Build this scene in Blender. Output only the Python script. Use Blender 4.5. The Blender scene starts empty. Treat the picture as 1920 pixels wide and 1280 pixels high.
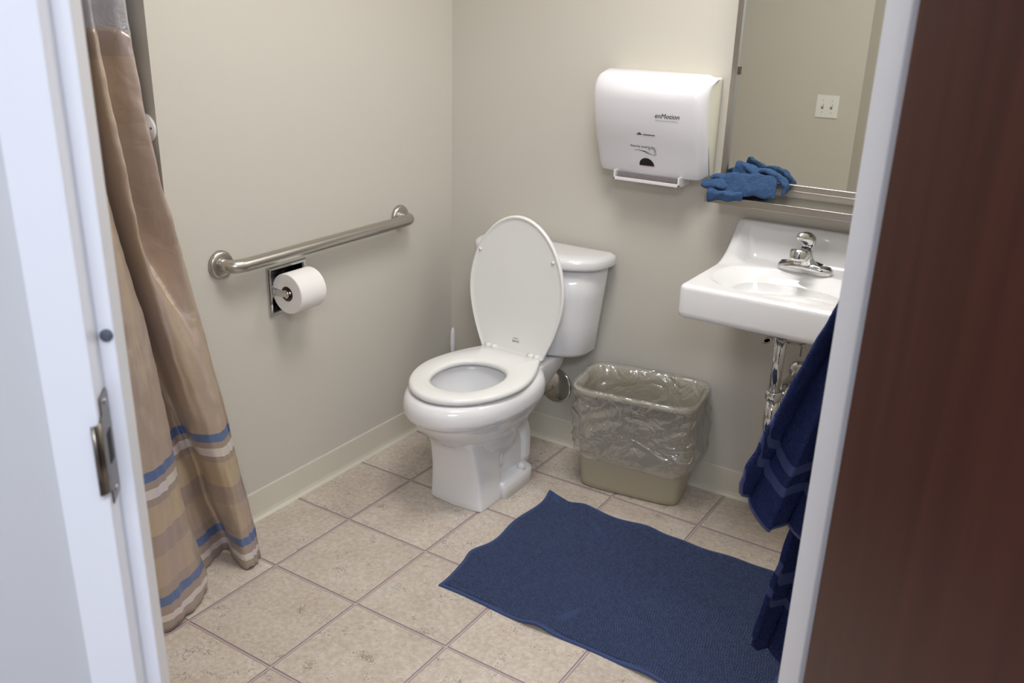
import bpy, bmesh, math, random
import numpy as np
from mathutils import Vector, Matrix, noise
random.seed(7)
C = bpy.context.scene.collection
S = bpy.context.scene
PI = math.pi

# ------------------------------------------------------------------ camera
yaw, pitch, roll = 2.13911518, -0.358726374, 0.0280455459
fw = Vector((math.cos(yaw)*math.cos(pitch), math.sin(yaw)*math.cos(pitch), math.sin(pitch)))
rt = fw.cross(Vector((0, 0, 1))).normalized()
up = rt.cross(fw)
r2 = rt*math.cos(roll) + up*math.sin(roll)
u2 = -rt*math.sin(roll) + up*math.cos(roll)
cam = bpy.data.cameras.new('camera')
camo = bpy.data.objects.new('camera', cam); C.objects.link(camo)
M = Matrix((r2, u2, -fw)).transposed().to_4x4()
M.translation = Vector((1.98472696, -2.66967903, 1.53844709))
camo.matrix_world = M
cam.sensor_width = 36; cam.lens = 32.073
cam.clip_start = .02
cam.dof.use_dof = True; cam.dof.focus_distance = 2.75; cam.dof.aperture_fstop = 6.3
S.camera = camo

# ------------------------------------------------------------------ light and exposure
w = bpy.data.worlds.new('world'); S.world = w; w.use_nodes = True
w.node_tree.nodes['Background'].inputs[0].default_value = (.8, .85, 1, 1)
w.node_tree.nodes['Background'].inputs[1].default_value = .05

def area(name, loc, target, sx, sy, power, col):
    l = bpy.data.lights.new(name, 'AREA'); l.shape = 'RECTANGLE'; l.size = sx; l.size_y = sy
    l.energy = power; l.color = col
    o = bpy.data.objects.new(name, l); C.objects.link(o)
    o.location = loc
    o.rotation_euler = (Vector(target)-Vector(loc)).to_track_quat('-Z', 'Y').to_euler()
    return o
area('ceiling_lamp', (1.06, -1.02, 2.40), (1.06, -1.02, 0), .55, .55, 14.6, (1, .975, .96))
area('vanity_lamp', (1.33, -.13, 2.09), (1.30, -.30, 0), .56, .07, 4.1, (1, .965, .93))
area('corridor_lamp', (2.35, -3.10, 2.40), (2.2, -3.0, 0), 1.1, .55, 36, (.77, .845, 1))
S.view_settings.view_transform = 'Standard'
S.view_settings.look = 'None'
S.view_settings.exposure = 0.0
S.view_settings.gamma = 1
S.view_settings.use_curve_mapping = False

# ------------------------------------------------------------------ materials
def lin(c):
    return tuple(((v/255+.055)/1.055)**2.4 if v > 10 else v/255/12.92 for v in c)+(1,)

def mat(name, col, rough=.5, metal=0, bump=None, vary=None, spec=.5, coat=0, sheen=0, coat_rough=.05):
    """col sRGB 0-255; bump=(scale, strength, detail); vary=(scale, amount)"""
    m = bpy.data.materials.new(name); m.use_nodes = True
    nt = m.node_tree; b = nt.nodes['Principled BSDF']
    c = lin(col)
    b.inputs['Base Color'].default_value = c
    b.inputs['Roughness'].default_value = rough
    b.inputs['Metallic'].default_value = metal
    b.inputs['Specular IOR Level'].default_value = spec
    b.inputs['Coat Weight'].default_value = coat
    b.inputs['Coat Roughness'].default_value = coat_rough
    b.inputs['Sheen Weight'].default_value = sheen
    tc = nt.nodes.new('ShaderNodeNewGeometry')
    if vary:
        n = nt.nodes.new('ShaderNodeTexNoise'); n.inputs['Scale'].default_value = vary[0]; n.inputs['Detail'].default_value = 4
        nt.links.new(tc.outputs['Position'], n.inputs['Vector'])
        mx = nt.nodes.new('ShaderNodeMix'); mx.data_type = 'RGBA'
        k = vary[1]
        mx.inputs['A'].default_value = tuple(v*(1-k) for v in c[:3])+(1,)
        mx.inputs['B'].default_value = tuple(min(1, v*(1+k)) for v in c[:3])+(1,)
        nt.links.new(n.outputs['Fac'], mx.inputs['Factor'])
        nt.links.new(mx.outputs['Result'], b.inputs['Base Color'])
    if bump:
        n = nt.nodes.new('ShaderNodeTexNoise'); n.inputs['Scale'].default_value = bump[0]
        n.inputs['Detail'].default_value = bump[2] if len(bump) > 2 else 3
        nt.links.new(tc.outputs['Position'], n.inputs['Vector'])
        bp = nt.nodes.new('ShaderNodeBump'); bp.inputs['Strength'].default_value = bump[1]; bp.inputs['Distance'].default_value = .002
        nt.links.new(n.outputs['Fac'], bp.inputs['Height'])
        nt.links.new(bp.outputs['Normal'], b.inputs['Normal'])
    return m

M_wall = mat('beige_wall_paint', (204, 200, 191), .62, bump=(180, .10, 3), vary=(1.2, .012), spec=.35)
M_hallwall = mat('corridor_wall_paint', (202, 203, 206), .6, bump=(200, .1, 3))
M_ceil = mat('ceiling_paint', (235, 233, 226), .8, bump=(60, .3, 5))
M_base = mat('cove_base_vinyl', (212, 208, 194), .32, bump=(30, .05), vary=(6, .03))
M_jamb = mat('white_enamel_frame', (234, 236, 243), .3, bump=(25, .05))
M_porc = mat('white_vitreous_china', (236, 236, 238), .08, spec=.6, coat=.5)
M_seat = mat('white_seat_plastic', (236, 236, 234), .22)
M_steel = mat('brushed_stainless', (190, 186, 180), .30, metal=1, bump=(350, .06, 2))
M_chrome = mat('chrome', (205, 205, 205), .07, metal=1)
M_dkchrome = mat('dull_chrome_lining', (104, 106, 110), .22, metal=1)
M_dark = mat('dark_hollow', (12, 12, 14), .6)
M_paper = mat('tissue_paper', (240, 238, 236), .9, bump=(250, .15))
M_card = mat('cardboard_core', (120, 98, 80), .9)
M_can = mat('taupe_plastic', (176, 168, 146), .38, bump=(300, .06, 2))
M_disp_back = mat('cream_dispenser_housing', (226, 224, 208), .35)
M_disp = mat('frosted_dispenser_cover', (226, 225, 230), .28, bump=(12, .02), coat=.2)
M_lip = mat('white_plastic', (225, 223, 226), .35)
M_lipgrey = mat('grey_plastic_teeth', (150, 145, 145), .5, bump=(90, .4))
M_black = mat('black_gloss_window', (8, 8, 10), .12)
M_red = mat('red_sensor_line', (170, 40, 34), .3)
M_ink = mat('grey_print_ink', (62, 62, 70), .5)
M_inkl = mat('pale_print_ink', (150, 150, 158), .5)
M_mute = mat('grey_rubber_silencer', (84, 88, 102), .55)
M_strike = mat('bronzed_steel_strike', (120, 112, 104), .3, metal=1)
M_tub = mat('shower_white_acrylic', (222, 222, 220), .25)
M_switch = mat('switch_plate_white', (235, 234, 230), .35)
M_lamp = bpy.data.materials.new('lamp_diffuser'); M_lamp.use_nodes = True
_b = M_lamp.node_tree.nodes['Principled BSDF']; _b.inputs['Emission Color'].default_value = (1, .95, .86, 1); _b.inputs['Emission Strength'].default_value = 6
M_mirror = mat('mirror_glass', (243, 246, 240), .01, metal=1)

def tile_mat():
    m = bpy.data.materials.new('mottled_vinyl_tile'); m.use_nodes = True
    nt = m.node_tree; N = nt.nodes; L = nt.links; b = N['Principled BSDF']
    g = N.new('ShaderNodeNewGeometry'); oi = N.new('ShaderNodeObjectInfo')
    off = N.new('ShaderNodeVectorMath'); off.operation = 'SCALE'; off.inputs[0].default_value = (7, 13, 5)
    L.new(oi.outputs['Random'], off.inputs['Scale'])
    ad = N.new('ShaderNodeVectorMath'); ad.operation = 'ADD'
    L.new(g.outputs['Position'], ad.inputs[0]); L.new(off.outputs[0], ad.inputs[1])
    def nz(s, d, r=.6):
        n = N.new('ShaderNodeTexNoise'); n.inputs['Scale'].default_value = s; n.inputs['Detail'].default_value = d; n.inputs['Roughness'].default_value = r
        L.new(ad.outputs[0], n.inputs['Vector']); return n
    n1 = nz(9, 6); n2 = nz(75, 5, .7); n3 = nz(34, 6, .75)
    cr = N.new('ShaderNodeValToRGB')
    e = cr.color_ramp.elements
    e[0].position = .30; e[0].color = lin((186, 170, 158)); e[1].position = .72; e[1].color = lin((212, 205, 194))
    x = e.new(.5); x.color = lin((200, 187, 173))
    L.new(n1.outputs['Fac'], cr.inputs[0])
    cr2 = N.new('ShaderNodeValToRGB'); e = cr2.color_ramp.elements
    e[0].position = .35; e[0].color = lin((166, 150, 138)); e[1].position = .66; e[1].color = lin((224, 218, 208))
    L.new(n2.outputs['Fac'], cr2.inputs[0])
    mx = N.new('ShaderNodeMix'); mx.data_type = 'RGBA'; mx.inputs['Factor'].default_value = .42
    L.new(cr.outputs[0], mx.inputs['A']); L.new(cr2.outputs[0], mx.inputs['B'])
    # small dark pits
    cr3 = N.new('ShaderNodeValToRGB'); e = cr3.color_ramp.elements
    e[0].position = .675; e[0].color = (0, 0, 0, 1); e[1].position = .74; e[1].color = (.75, .75, .75, 1)
    n4 = nz(210, 3, .6); n5 = nz(18, 3)
    mu = N.new('ShaderNodeMath'); mu.operation = 'MULTIPLY_ADD'; mu.inputs[1].default_value = .6; 
    L.new(n5.outputs['Fac'], mu.inputs[0]); 
    sc = N.new('ShaderNodeMath'); sc.operation = 'MULTIPLY'; sc.inputs[1].default_value = .58
    L.new(n4.outputs['Fac'], sc.inputs[0]); L.new(sc.outputs[0], mu.inputs[2])
    L.new(mu.outputs[0], cr3.inputs[0])
    mx2 = N.new('ShaderNodeMix'); mx2.data_type = 'RGBA'; mx2.inputs['B'].default_value = lin((134, 118, 106))
    L.new(cr3.outputs[0], mx2.inputs['Factor']); L.new(mx.outputs['Result'], mx2.inputs['A'])
    # per-tile tone
    hs = N.new('ShaderNodeHueSaturation')
    mr = N.new('ShaderNodeMapRange'); mr.inputs['To Min'].default_value = .93; mr.inputs['To Max'].default_value = 1.06
    L.new(oi.outputs['Random'], mr.inputs['Value']); L.new(mr.outputs[0], hs.inputs['Value'])
    L.new(mx2.outputs['Result'], hs.inputs['Color'])
    L.new(hs.outputs[0], b.inputs['Base Color'])
    b.inputs['Roughness'].default_value = .38
    bp = N.new('ShaderNodeBump'); bp.inputs['Strength'].default_value = .25; bp.inputs['Distance'].default_value = .001
    L.new(n3.outputs['Fac'], bp.inputs['Height']); L.new(bp.outputs['Normal'], b.inputs['Normal'])
    return m
M_tile = tile_mat()
M_joint = mat('mauve_joint', (190, 174, 172), .5, bump=(90, .2), vary=(30, .06))
M_jointedge = mat('joint_edge_purple', (142, 124, 126), .5, vary=(60, .10))

def terry(name, col, scale=420, strength=1.0, dist=.004, sheen=.4, vary=.25):
    m = mat(name, col, .95, spec=.1, sheen=sheen)
    nt = m.node_tree; N = nt.nodes; L = nt.links; b = N['Principled BSDF']
    g = N.new('ShaderNodeNewGeometry')
    v = N.new('ShaderNodeTexVoronoi'); v.inputs['Scale'].default_value = scale
    n = N.new('ShaderNodeTexNoise'); n.inputs['Scale'].default_value = scale*.18; n.inputs['Detail'].default_value = 4
    L.new(g.outputs['Position'], v.inputs['Vector']); L.new(g.outputs['Position'], n.inputs['Vector'])
    s = N.new('ShaderNodeMath'); s.operation = 'SUBTRACT'
    L.new(n.outputs['Fac'], s.inputs[0]); L.new(v.outputs['Distance'], s.inputs[1])
    bp = N.new('ShaderNodeBump'); bp.inputs['Strength'].default_value = strength; bp.inputs['Distance'].default_value = dist
    L.new(s.outputs[0], bp.inputs['Height']); L.new(bp.outputs['Normal'], b.inputs['Normal'])
    c = lin(col)
    mx = N.new('ShaderNodeMix'); mx.data_type = 'RGBA'
    mx.inputs['A'].default_value = tuple(q*(1-vary) for q in c[:3])+(1,)
    mx.inputs['B'].default_value = tuple(q*(1+vary) for q in c[:3])+(1,)
    L.new(n.outputs['Fac'], mx.inputs['Factor']); L.new(mx.outputs['Result'], b.inputs['Base Color'])
    b.inputs['Sheen Tint'].default_value = tuple(min(1, q*3+.05) for q in c[:3])+(1,)
    return m
M_mat = terry('navy_chenille', (62, 71, 96), 330, .6, .002, .12, .2)
M_matedge = terry('navy_hem', (66, 80, 118), 600, .4, .001, .1, .1)
M_towel = terry('navy_terry', (40, 50, 96), 240, 1, .006, .16, .35)
M_band = mat('navy_towel_band', (44, 58, 112), .6, bump=(800, .4), sheen=.1)
M_cloth = terry('blue_terry', (68, 96, 138), 460, 1, .004, .12)

def wood_mat():
    m = bpy.data.materials.new('mahogany_veneer'); m.use_nodes = True
    nt = m.node_tree; N = nt.nodes; L = nt.links; b = N['Principled BSDF']
    tc = N.new('ShaderNodeTexCoord'); mp = N.new('ShaderNodeMapping'); mp.inputs['Scale'].default_value = (22, 22, .8)
    L.new(tc.outputs['Object'], mp.inputs['Vector'])
    n = N.new('ShaderNodeTexNoise'); n.inputs['Scale'].default_value = 1.6; n.inputs['Detail'].default_value = 7; n.inputs['Distortion'].default_value = .4
    L.new(mp.outputs[0], n.inputs['Vector'])
    cr = N.new('ShaderNodeValToRGB'); e = cr.color_ramp.elements
    e[0].position = .3; e[0].color = lin((60, 28, 24)); e[1].position = .72; e[1].color = lin((78, 40, 34))
    L.new(n.outputs['Fac'], cr.inputs[0]); L.new(cr.outputs[0], b.inputs['Base Color'])
    b.inputs['Roughness'].default_value = .32
    bp = N.new('ShaderNodeBump'); bp.inputs['Strength'].default_value = .08; bp.inputs['Distance'].default_value = .001
    L.new(n.outputs['Fac'], bp.inputs['Height']); L.new(bp.outputs['Normal'], b.inputs['Normal'])
    return m
M_wood = wood_mat()

def curtain_mat():
    m = bpy.data.materials.new('tan_satin_curtain'); m.use_nodes = True
    nt = m.node_tree; N = nt.nodes; L = nt.links; b = N['Principled BSDF']
    tc = N.new('ShaderNodeTexCoord'); sx = N.new('ShaderNodeSeparateXYZ'); L.new(tc.outputs['UV'], sx.inputs[0])
    cr = N.new('ShaderNodeValToRGB'); cr.color_ramp.interpolation = 'CONSTANT'
    z = N.new('ShaderNodeMath'); z.operation = 'DIVIDE'; z.inputs[1].default_value = 1.6
    L.new(sx.outputs['Y'], z.inputs[0]); L.new(z.outputs[0], cr.inputs[0])
    tan = (188, 171, 156); tan2 = (174, 159, 151); tan3 = (198, 180, 157)
    blue = (98, 122, 172); white = (226, 220, 220)
    bands = [(0, tan2), (.026, white), (.047, tan2), (.070, blue), (.094, tan2), (.122, tan), (.205, tan2), (.262, tan3), (.335, tan2),
             (.352, white), (.377, tan2), (.394, blue), (.421, tan), (1.385, tan2)]
    e = cr.color_ramp.elements
    e[0].position = 0; e[0].color = lin(tan2)
    e[1].position = bands[1][0]/1.6; e[1].color = lin(bands[1][1])
    for p, c in bands[2:]:
        q = e.new(p/1.6); q.color = lin(c)
    mp = N.new('ShaderNodeMapping'); mp.inputs['Scale'].default_value = (30, 1.1, 1); L.new(tc.outputs['UV'], mp.inputs['Vector'])
    nw = N.new('ShaderNodeTexNoise'); nw.inputs['Scale'].default_value = 1.0; nw.inputs['Detail'].default_value = 2; L.new(mp.outputs[0], nw.inputs['Vector'])
    cw = N.new('ShaderNodeValToRGB'); ew = cw.color_ramp.elements
    ew[0].position = .40; ew[0].color = (.90, .86, .94, 1); ew[1].position = .62; ew[1].color = (1.0, .97, .80, 1)
    L.new(nw.outputs['Fac'], cw.inputs[0])
    mw = N.new('ShaderNodeMix'); mw.data_type = 'RGBA'; mw.blend_type = 'MULTIPLY'; mw.inputs['Factor'].default_value = .6
    L.new(cr.outputs[0], mw.inputs['A']); L.new(cw.outputs[0], mw.inputs['B']); L.new(mw.outputs['Result'], b.inputs['Base Color'])
    b.inputs['Roughness'].default_value = .33; b.inputs['Specular IOR Level'].default_value = 1.0; b.inputs['Specular Tint'].default_value = (1, .93, .92, 1); b.inputs['Metallic'].default_value = .30
    b.inputs['Anisotropic'].default_value = .5
    b.inputs['Sheen Weight'].default_value = .15
    g = N.new('ShaderNodeNewGeometry')
    n = N.new('ShaderNodeTexNoise'); n.inputs['Scale'].default_value = 16; n.inputs['Detail'].default_value = 3; n.inputs['Distortion'].default_value = .8
    L.new(g.outputs['Position'], n.inputs['Vector'])
    bp = N.new('ShaderNodeBump'); bp.inputs['Strength'].default_value = .35; bp.inputs['Distance'].default_value = .01
    L.new(n.outputs['Fac'], bp.inputs['Height']); L.new(bp.outputs['Normal'], b.inputs['Normal'])
    return m
M_curtain = curtain_mat()

def film(name, tint, alpha, rough, bumpscale, bumpstr):
    m = bpy.data.materials.new(name); m.use_nodes = True
    nt = m.node_tree; N = nt.nodes; L = nt.links; b = N['Principled BSDF']
    b.inputs['Base Color'].default_value = tint; b.inputs['Roughness'].default_value = rough
    b.inputs['Alpha'].default_value = alpha
    b.inputs['Specular IOR Level'].default_value = .8
    gl = N.new('ShaderNodeBsdfGlossy'); gl.inputs['Roughness'].default_value = rough
    lw = N.new('ShaderNodeLayerWeight'); lw.inputs['Blend'].default_value = .5
    fr = N.new('ShaderNodeMath'); fr.operation = 'POWER'; fr.inputs[1].default_value = 3.0; L.new(lw.outputs['Facing'], fr.inputs[0])
    fm_ = N.new('ShaderNodeMath'); fm_.operation = 'MULTIPLY_ADD'; fm_.inputs[1].default_value = .30; fm_.inputs[2].default_value = .16; L.new(fr.outputs[0], fm_.inputs[0])
    g = N.new('ShaderNodeNewGeometry')
    n = N.new('ShaderNodeTexNoise'); n.inputs['Scale'].default_value = bumpscale; n.inputs['Detail'].default_value = 3; n.inputs['Distortion'].default_value = 1.2
    L.new(g.outputs['Position'], n.inputs['Vector'])
    bp = N.new('ShaderNodeBump'); bp.inputs['Strength'].default_value = bumpstr; bp.inputs['Distance'].default_value = .030 if bumpstr > .9 else .01
    ab = N.new('ShaderNodeMath'); ab.operation = 'SUBTRACT'; ab.inputs[1].default_value = .5; L.new(n.outputs['Fac'], ab.inputs[0])
    ab2 = N.new('ShaderNodeMath'); ab2.operation = 'ABSOLUTE'; L.new(ab.outputs[0], ab2.inputs[0]); L.new(ab2.outputs[0], bp.inputs['Height'])
    for q in (b, gl, lw): L.new(bp.outputs['Normal'], q.inputs['Normal'])
    mx = N.new('ShaderNodeMixShader'); L.new(fm_.outputs[0], mx.inputs[0]); L.new(b.outputs[0], mx.inputs[1]); L.new(gl.outputs[0], mx.inputs[2])
    L.new(mx.outputs[0], N['Material Output'].inputs['Surface'])
    return m
M_bag = film('clear_bin_liner', (.80, .80, .79, 1), .18, .12, 11, 1.0)
M_sheer = film('clear_vinyl_panel', (.62, .60, .64, 1), .55, .25, 18, .5)

# ------------------------------------------------------------------ mesh helpers
W = {}
def worg(p): return W.get(p.name, Vector((0, 0, 0))) if p else Vector((0, 0, 0))

def mk(name, verts, faces, m, parent=None, smooth=True, org=None, bev=0, sub=0, solid=0, seg=2, fmats=None):
    o0 = worg(parent) if parent else (Vector(org) if org is not None else Vector((0, 0, 0)))
    me = bpy.data.meshes.new(name)
    me.from_pydata([tuple(Vector(v)-o0) for v in verts], [], faces)
    mats = m if isinstance(m, (list, tuple)) else [m]
    for q in mats: me.materials.append(q)
    if fmats:
        for p, k in zip(me.polygons, fmats): p.material_index = k
    bm = bmesh.new(); bm.from_mesh(me)
    bmesh.ops.recalc_face_normals(bm, faces=bm.faces) if not solid else None
    bm.to_mesh(me); bm.free()
    if smooth:
        for p in me.polygons: p.use_smooth = True
    o = bpy.data.objects.new(name, me); C.objects.link(o)
    if parent: o.parent = parent
    else: o.location = o0
    W[o.name] = o0
    if solid:
        md = o.modifiers.new('s', 'SOLIDIFY'); md.thickness = solid; md.offset = 0
    if bev:
        md = o.modifiers.new('b', 'BEVEL'); md.width = bev; md.segments = seg; md.limit_method = 'ANGLE'; md.angle_limit = math.radians(40)
        if smooth:
            me.shade_smooth() if hasattr(me, 'shade_smooth') else None
    if sub:
        md = o.modifiers.new('u', 'SUBSURF'); md.levels = sub; md.render_levels = sub
    return o

def thing(name, label, cat, loc=(0, 0, 0), group=None):
    o = bpy.data.objects.new(name, None); C.objects.link(o); o.location = loc
    o['label'] = label; o['category'] = cat
    if group: o['group'] = group
    W[o.name] = Vector(loc); return o
def tag(o, label, cat, group=None):
    o['label'] = label; o['category'] = cat
    if group: o['group'] = group
    return o
def struct(o): o['kind'] = 'structure'; return o

def box(x0, x1, y0, y1, z0, z1):
    v = [(x0, y0, z0), (x1, y0, z0), (x1, y1, z0), (x0, y1, z0), (x0, y0, z1), (x1, y0, z1), (x1, y1, z1), (x0, y1, z1)]
    f = [(0, 3, 2, 1), (4, 5, 6, 7), (0, 1, 5, 4), (1, 2, 6, 5), (2, 3, 7, 6), (3, 0, 4, 7)]
    return v, f
def join(*vf):
    V, F = [], []
    for v, f in vf:
        n = len(V); V += list(v); F += [tuple(i+n for i in q) for q in f]
    return V, F
def xf(vf, fn):
    return [fn(Vector(p)) for p in vf[0]], vf[1]
def prism(poly, z0, z1):
    n = len(poly)
    v = [(p[0], p[1], z0) for p in poly]+[(p[0], p[1], z1) for p in poly]
    f = [tuple(range(n))[::-1], tuple(range(n, 2*n))]+[(i, (i+1) % n, n+(i+1) % n, n+i) for i in range(n)]
    return v, f
def loft(rings, cap0=True, cap1=True, closed=True):
    n = len(rings[0]); v = [p for r in rings for p in r]; f = []
    for k in range(len(rings)-1):
        for i in range(n if closed else n-1):
            j = (i+1) % n
            f.append((k*n+i, k*n+j, (k+1)*n+j, (k+1)*n+i))
    if closed and cap0: f.append(tuple(range(n))[::-1])
    if closed and cap1: f.append(tuple((len(rings)-1)*n+i for i in range(n)))
    return v, f
def frame_for(d):
    d = d.normalized(); a = Vector((0, 0, 1)) if abs(d.z) < .9 else Vector((1, 0, 0))
    s = d.cross(a).normalized(); return s, d.cross(s).normalized()
def tube(path, rad, n=16):
    path = [Vector(p) for p in path]; rings = []
    s = None
    for i, p in enumerate(path):
        d = (path[min(i+1, len(path)-1)]-path[max(i-1, 0)]).normalized()
        if s is None: s, t = frame_for(d)
        else:
            s = (s-d*s.dot(d)).normalized(); t = d.cross(s)
        r = rad[i] if isinstance(rad, (list, tuple)) else rad
        rings.append([p+s*math.cos(2*PI*k/n)*r+t*math.sin(2*PI*k/n)*r for k in range(n)])
    return loft(rings)
def lathe(prof, origin, axis=(0, 0, 1), n=32):
    ax = Vector(axis).normalized(); s, t = frame_for(ax); o = Vector(origin)
    rings = [[o+ax*h+s*math.cos(2*PI*k/n)*max(r, 1e-5)+t*math.sin(2*PI*k/n)*max(r, 1e-5) for k in range(n)] for r, h in prof]
    return loft(rings)
def arc(p0, p1, p2, n=8):
    p0, p1, p2 = map(Vector, (p0, p1, p2))
    return [p0*(1-t)**2+p1*2*t*(1-t)+p2*t*t for t in [i/n for i in range(n+1)]]
def catmull(P, n):
    P = [Vector(p) for p in P]; P = [P[0]*2-P[1]]+P+[P[-1]*2-P[-2]]
    out = []
    for i in range(1, len(P)-2):
        for k in range(n):
            t = k/n; a, b, c, d = P[i-1:i+3]
            out.append(.5*((2*b)+(-a+c)*t+(2*a-5*b+4*c-d)*t*t+(-a+3*b-3*c+d)*t**3))
    out.append(P[-2]); return out
def sring(cx, hw, yf, yb, yc, z, pf=2, pb=2, n=56):
    out = []
    for k in range(n):
        a = 2*PI*k/n; c, s = math.cos(a), math.sin(a)
        p = pf if s < 0 else pb
        x = math.copysign(abs(c)**(2/p), c)*hw
        y = yc+abs(s)**(2/p)*((yb-yc) if s > 0 else (yf-yc))
        out.append(Vector((cx+x, y, z)))
    return out
def sm(a, b, x):
    t = max(0, min(1, (x-a)/(b-a))); return t*t*(3-2*t)

# ------------------------------------------------------------------ the room shell
XM = 1.80; YF = -2.36; H = 2.45
PLx, PLy = 1.16939, -2.18211
n_in = Vector((-.71325, .70091, 0)); e_dir = Vector((.70091, .71325, 0))
PL = Vector((PLx, PLy, 0))
def D(s, d, z=0): return PL+e_dir*s+n_in*d+Vector((0, 0, z))      # s along the door wall, d into the room
WI = .094; WO = .006
sL = (YF-D(0, WI).y)/e_dir.y; sR = (XM-D(0, WI).x)/e_dir.x
cornerL = D(sL, WI); cornerR = D(sR, WI)
DW = .914

# wall_left, with the recess for the paper holder
def wall_hole():
    y0, y1, z0, z1 = -1.13, 0, 0, H; a, b, c, d = -.892, -.760, .650, .773
    parts = [box(-.09, 0, y0, a, z0, z1), box(-.09, 0, b, y1, z0, z1), box(-.09, 0, a, b, z0, c), box(-.09, 0, a, b, d, z1)]
    return join(*parts)
v, f = wall_hole(); struct(mk('wall_left', v, f, M_wall, smooth=False))
v, f = box(-.95, 0, -1.22, -1.13, 0, H); struct(mk('wall_shower_end', v, f, M_wall, smooth=False))
v, f = box(-.95, -.86, -2.45, -1.22, 0, H); struct(mk('wall_shower_side', v, f, M_wall, smooth=False))
v, f = box(-.09, XM+.09, 0, .09, 0, H); struct(mk('wall_back', v, f, M_wall, smooth=False))
v, f = box(XM, XM+.09, cornerR.y-.0, 0, 0, H); struct(mk('wall_right', v, f, M_wall, smooth=False))
v, f = box(-.95, cornerL.x, YF-.09, YF, 0, H); struct(mk('wall_front', v, f, M_wall, smooth=False))
# the diagonal door wall: two piers and the head piece
def slab(s0, s1, z0, z1, d0=WO, d1=WI):
    return prism([D(s0, d0), D(s1, d0), D(s1, d1), D(s0, d1)], z0, z1)
v, f = join(slab(-.05, sL, 0, H) if False else prism([D(sL-.9, WO), D(-.045, WO), D(-.045, WI), D(sL, WI), D(sL-.9, WI-.03)], 0, H),
            prism([D(DW+.045, WO), D(1.9, WO), D(1.9, WI-.03), D(sR, WI), D(DW+.045, WI)], 0, H),
            slab(-.045, DW+.045, 2.075, H))
v1 = v; struct(mk('wall_door_side', v, f, [M_wall, M_hallwall], smooth=False))
o = bpy.data.objects['wall_door_side']
for p in o.data.polygons:
    if p.normal.dot(n_in) < -.9: p.material_index = 1
room = [(0, 0), (0, -1.22), (-.86, -1.22), (-.86, YF), (cornerL.x, YF), (cornerR.x, cornerR.y), (XM, 0)]
v, f = prism(room, H, H+.05); struct(mk('ceiling', v, f, M_ceil, smooth=False))

# floor: joint base and single vinyl tiles
T = .3048; GX, GY = .235, -1.155
fl = [(0.0, 0.0), (0, YF), (cornerL.x, YF), (cornerR.x, cornerR.y), (XM, 0)]
v, f = prism([(-.0, .0), (-.0, YF), (cornerL.x, YF), (cornerR.x, cornerR.y), (XM, 0)], -.05, -.0016)
floor = struct(mk('floor', v, f, M_joint, smooth=False))
def clip(poly, a, b):      # keep the left side of the directed line a-b
    out = []; A = Vector(a[:2]); B = Vector(b[:2]); dd = B-A
    side = lambda p: dd.x*(p[1]-A.y)-dd.y*(p[0]-A.x)
    for i in range(len(poly)):
        p, q = poly[i], poly[(i+1) % len(poly)]; sp, sq = side(p), side(q)
        if sp >= 0: out.append(p)
        if sp*sq < 0:
            t = sp/(sp-sq); out.append((p[0]+(q[0]-p[0])*t, p[1]+(q[1]-p[1])*t))
    return out
bound = fl
def tile_vf(poly, cx, cy):
    g = .0026; n = len(poly)
    c = Vector((sum(p[0] for p in poly)/n, sum(p[1] for p in poly)/n))
    ins = []
    for i in range(n):
        p0, p1, p2 = Vector(poly[i-1]), Vector(poly[i]), Vector(poly[(i+1) % n])
        a = (p1-p0).normalized(); b = (p2-p1).normalized()
        na = Vector((-a.y, a.x)); nb = Vector((-b.y, b.x))
        m = (na+nb); k = g/max(.3, m.dot(na)); ins.append(p1+m*k)
    V = [(p[0]-cx, p[1]-cy, -.0014) for p in poly]+[(p[0]-cx, p[1]-cy, -.0009) for p in poly]+[(p[0]-cx, p[1]-cy, 0) for p in ins]
    F = [tuple(range(n))[::-1]]
    mi = [0]
    for i in range(n):
        j = (i+1) % n
        F.append((i, j, n+j, n+i)); mi.append(1)
        F.append((n+i, n+j, 2*n+j, 2*n+i)); mi.append(1)
    F.append(tuple(range(2*n, 3*n))); mi.append(0)
    return V, F, mi
full = None
for i in range(-1, 6):
    for j in range(-5, 5):
        x0, y0 = GX+i*T, GY+j*T; g = .0026
        cx, cy = x0+T/2, y0+T/2
        poly = [(x0+g, y0+g), (x0+T-g, y0+g), (x0+T-g, y0+T-g), (x0+g, y0+T-g)]
        cl = poly
        for a, b in zip(bound, bound[1:]+bound[:1]): cl = clip(cl, a, b)
        if len(cl) < 3: continue
        ar = abs(sum(cl[k][0]*cl[(k+1) % len(cl)][1]-cl[(k+1) % len(cl)][0]*cl[k][1] for k in range(len(cl))))/2
        if ar < .0008: continue
        isfull = ar > (T-2*g)**2-.0001
        if isfull and full: me = full
        else:
            V, F, mi = tile_vf(cl, cx, cy)
            me = bpy.data.meshes.new('tile'); me.from_pydata(V, [], F)
            me.materials.append(M_tile); me.materials.append(M_jointedge)
            for p, k in zip(me.polygons, mi): p.material_index = k
            if isfull: full = me
        o = bpy.data.objects.new('tile', me); C.objects.link(o); o.parent = floor; o.location = (cx, cy, 0)
v, f = box(-.86, 0, YF, -1.22, -.05, -.002); struct(mk('floor_shower', v, f, M_tub, smooth=False))

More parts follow.
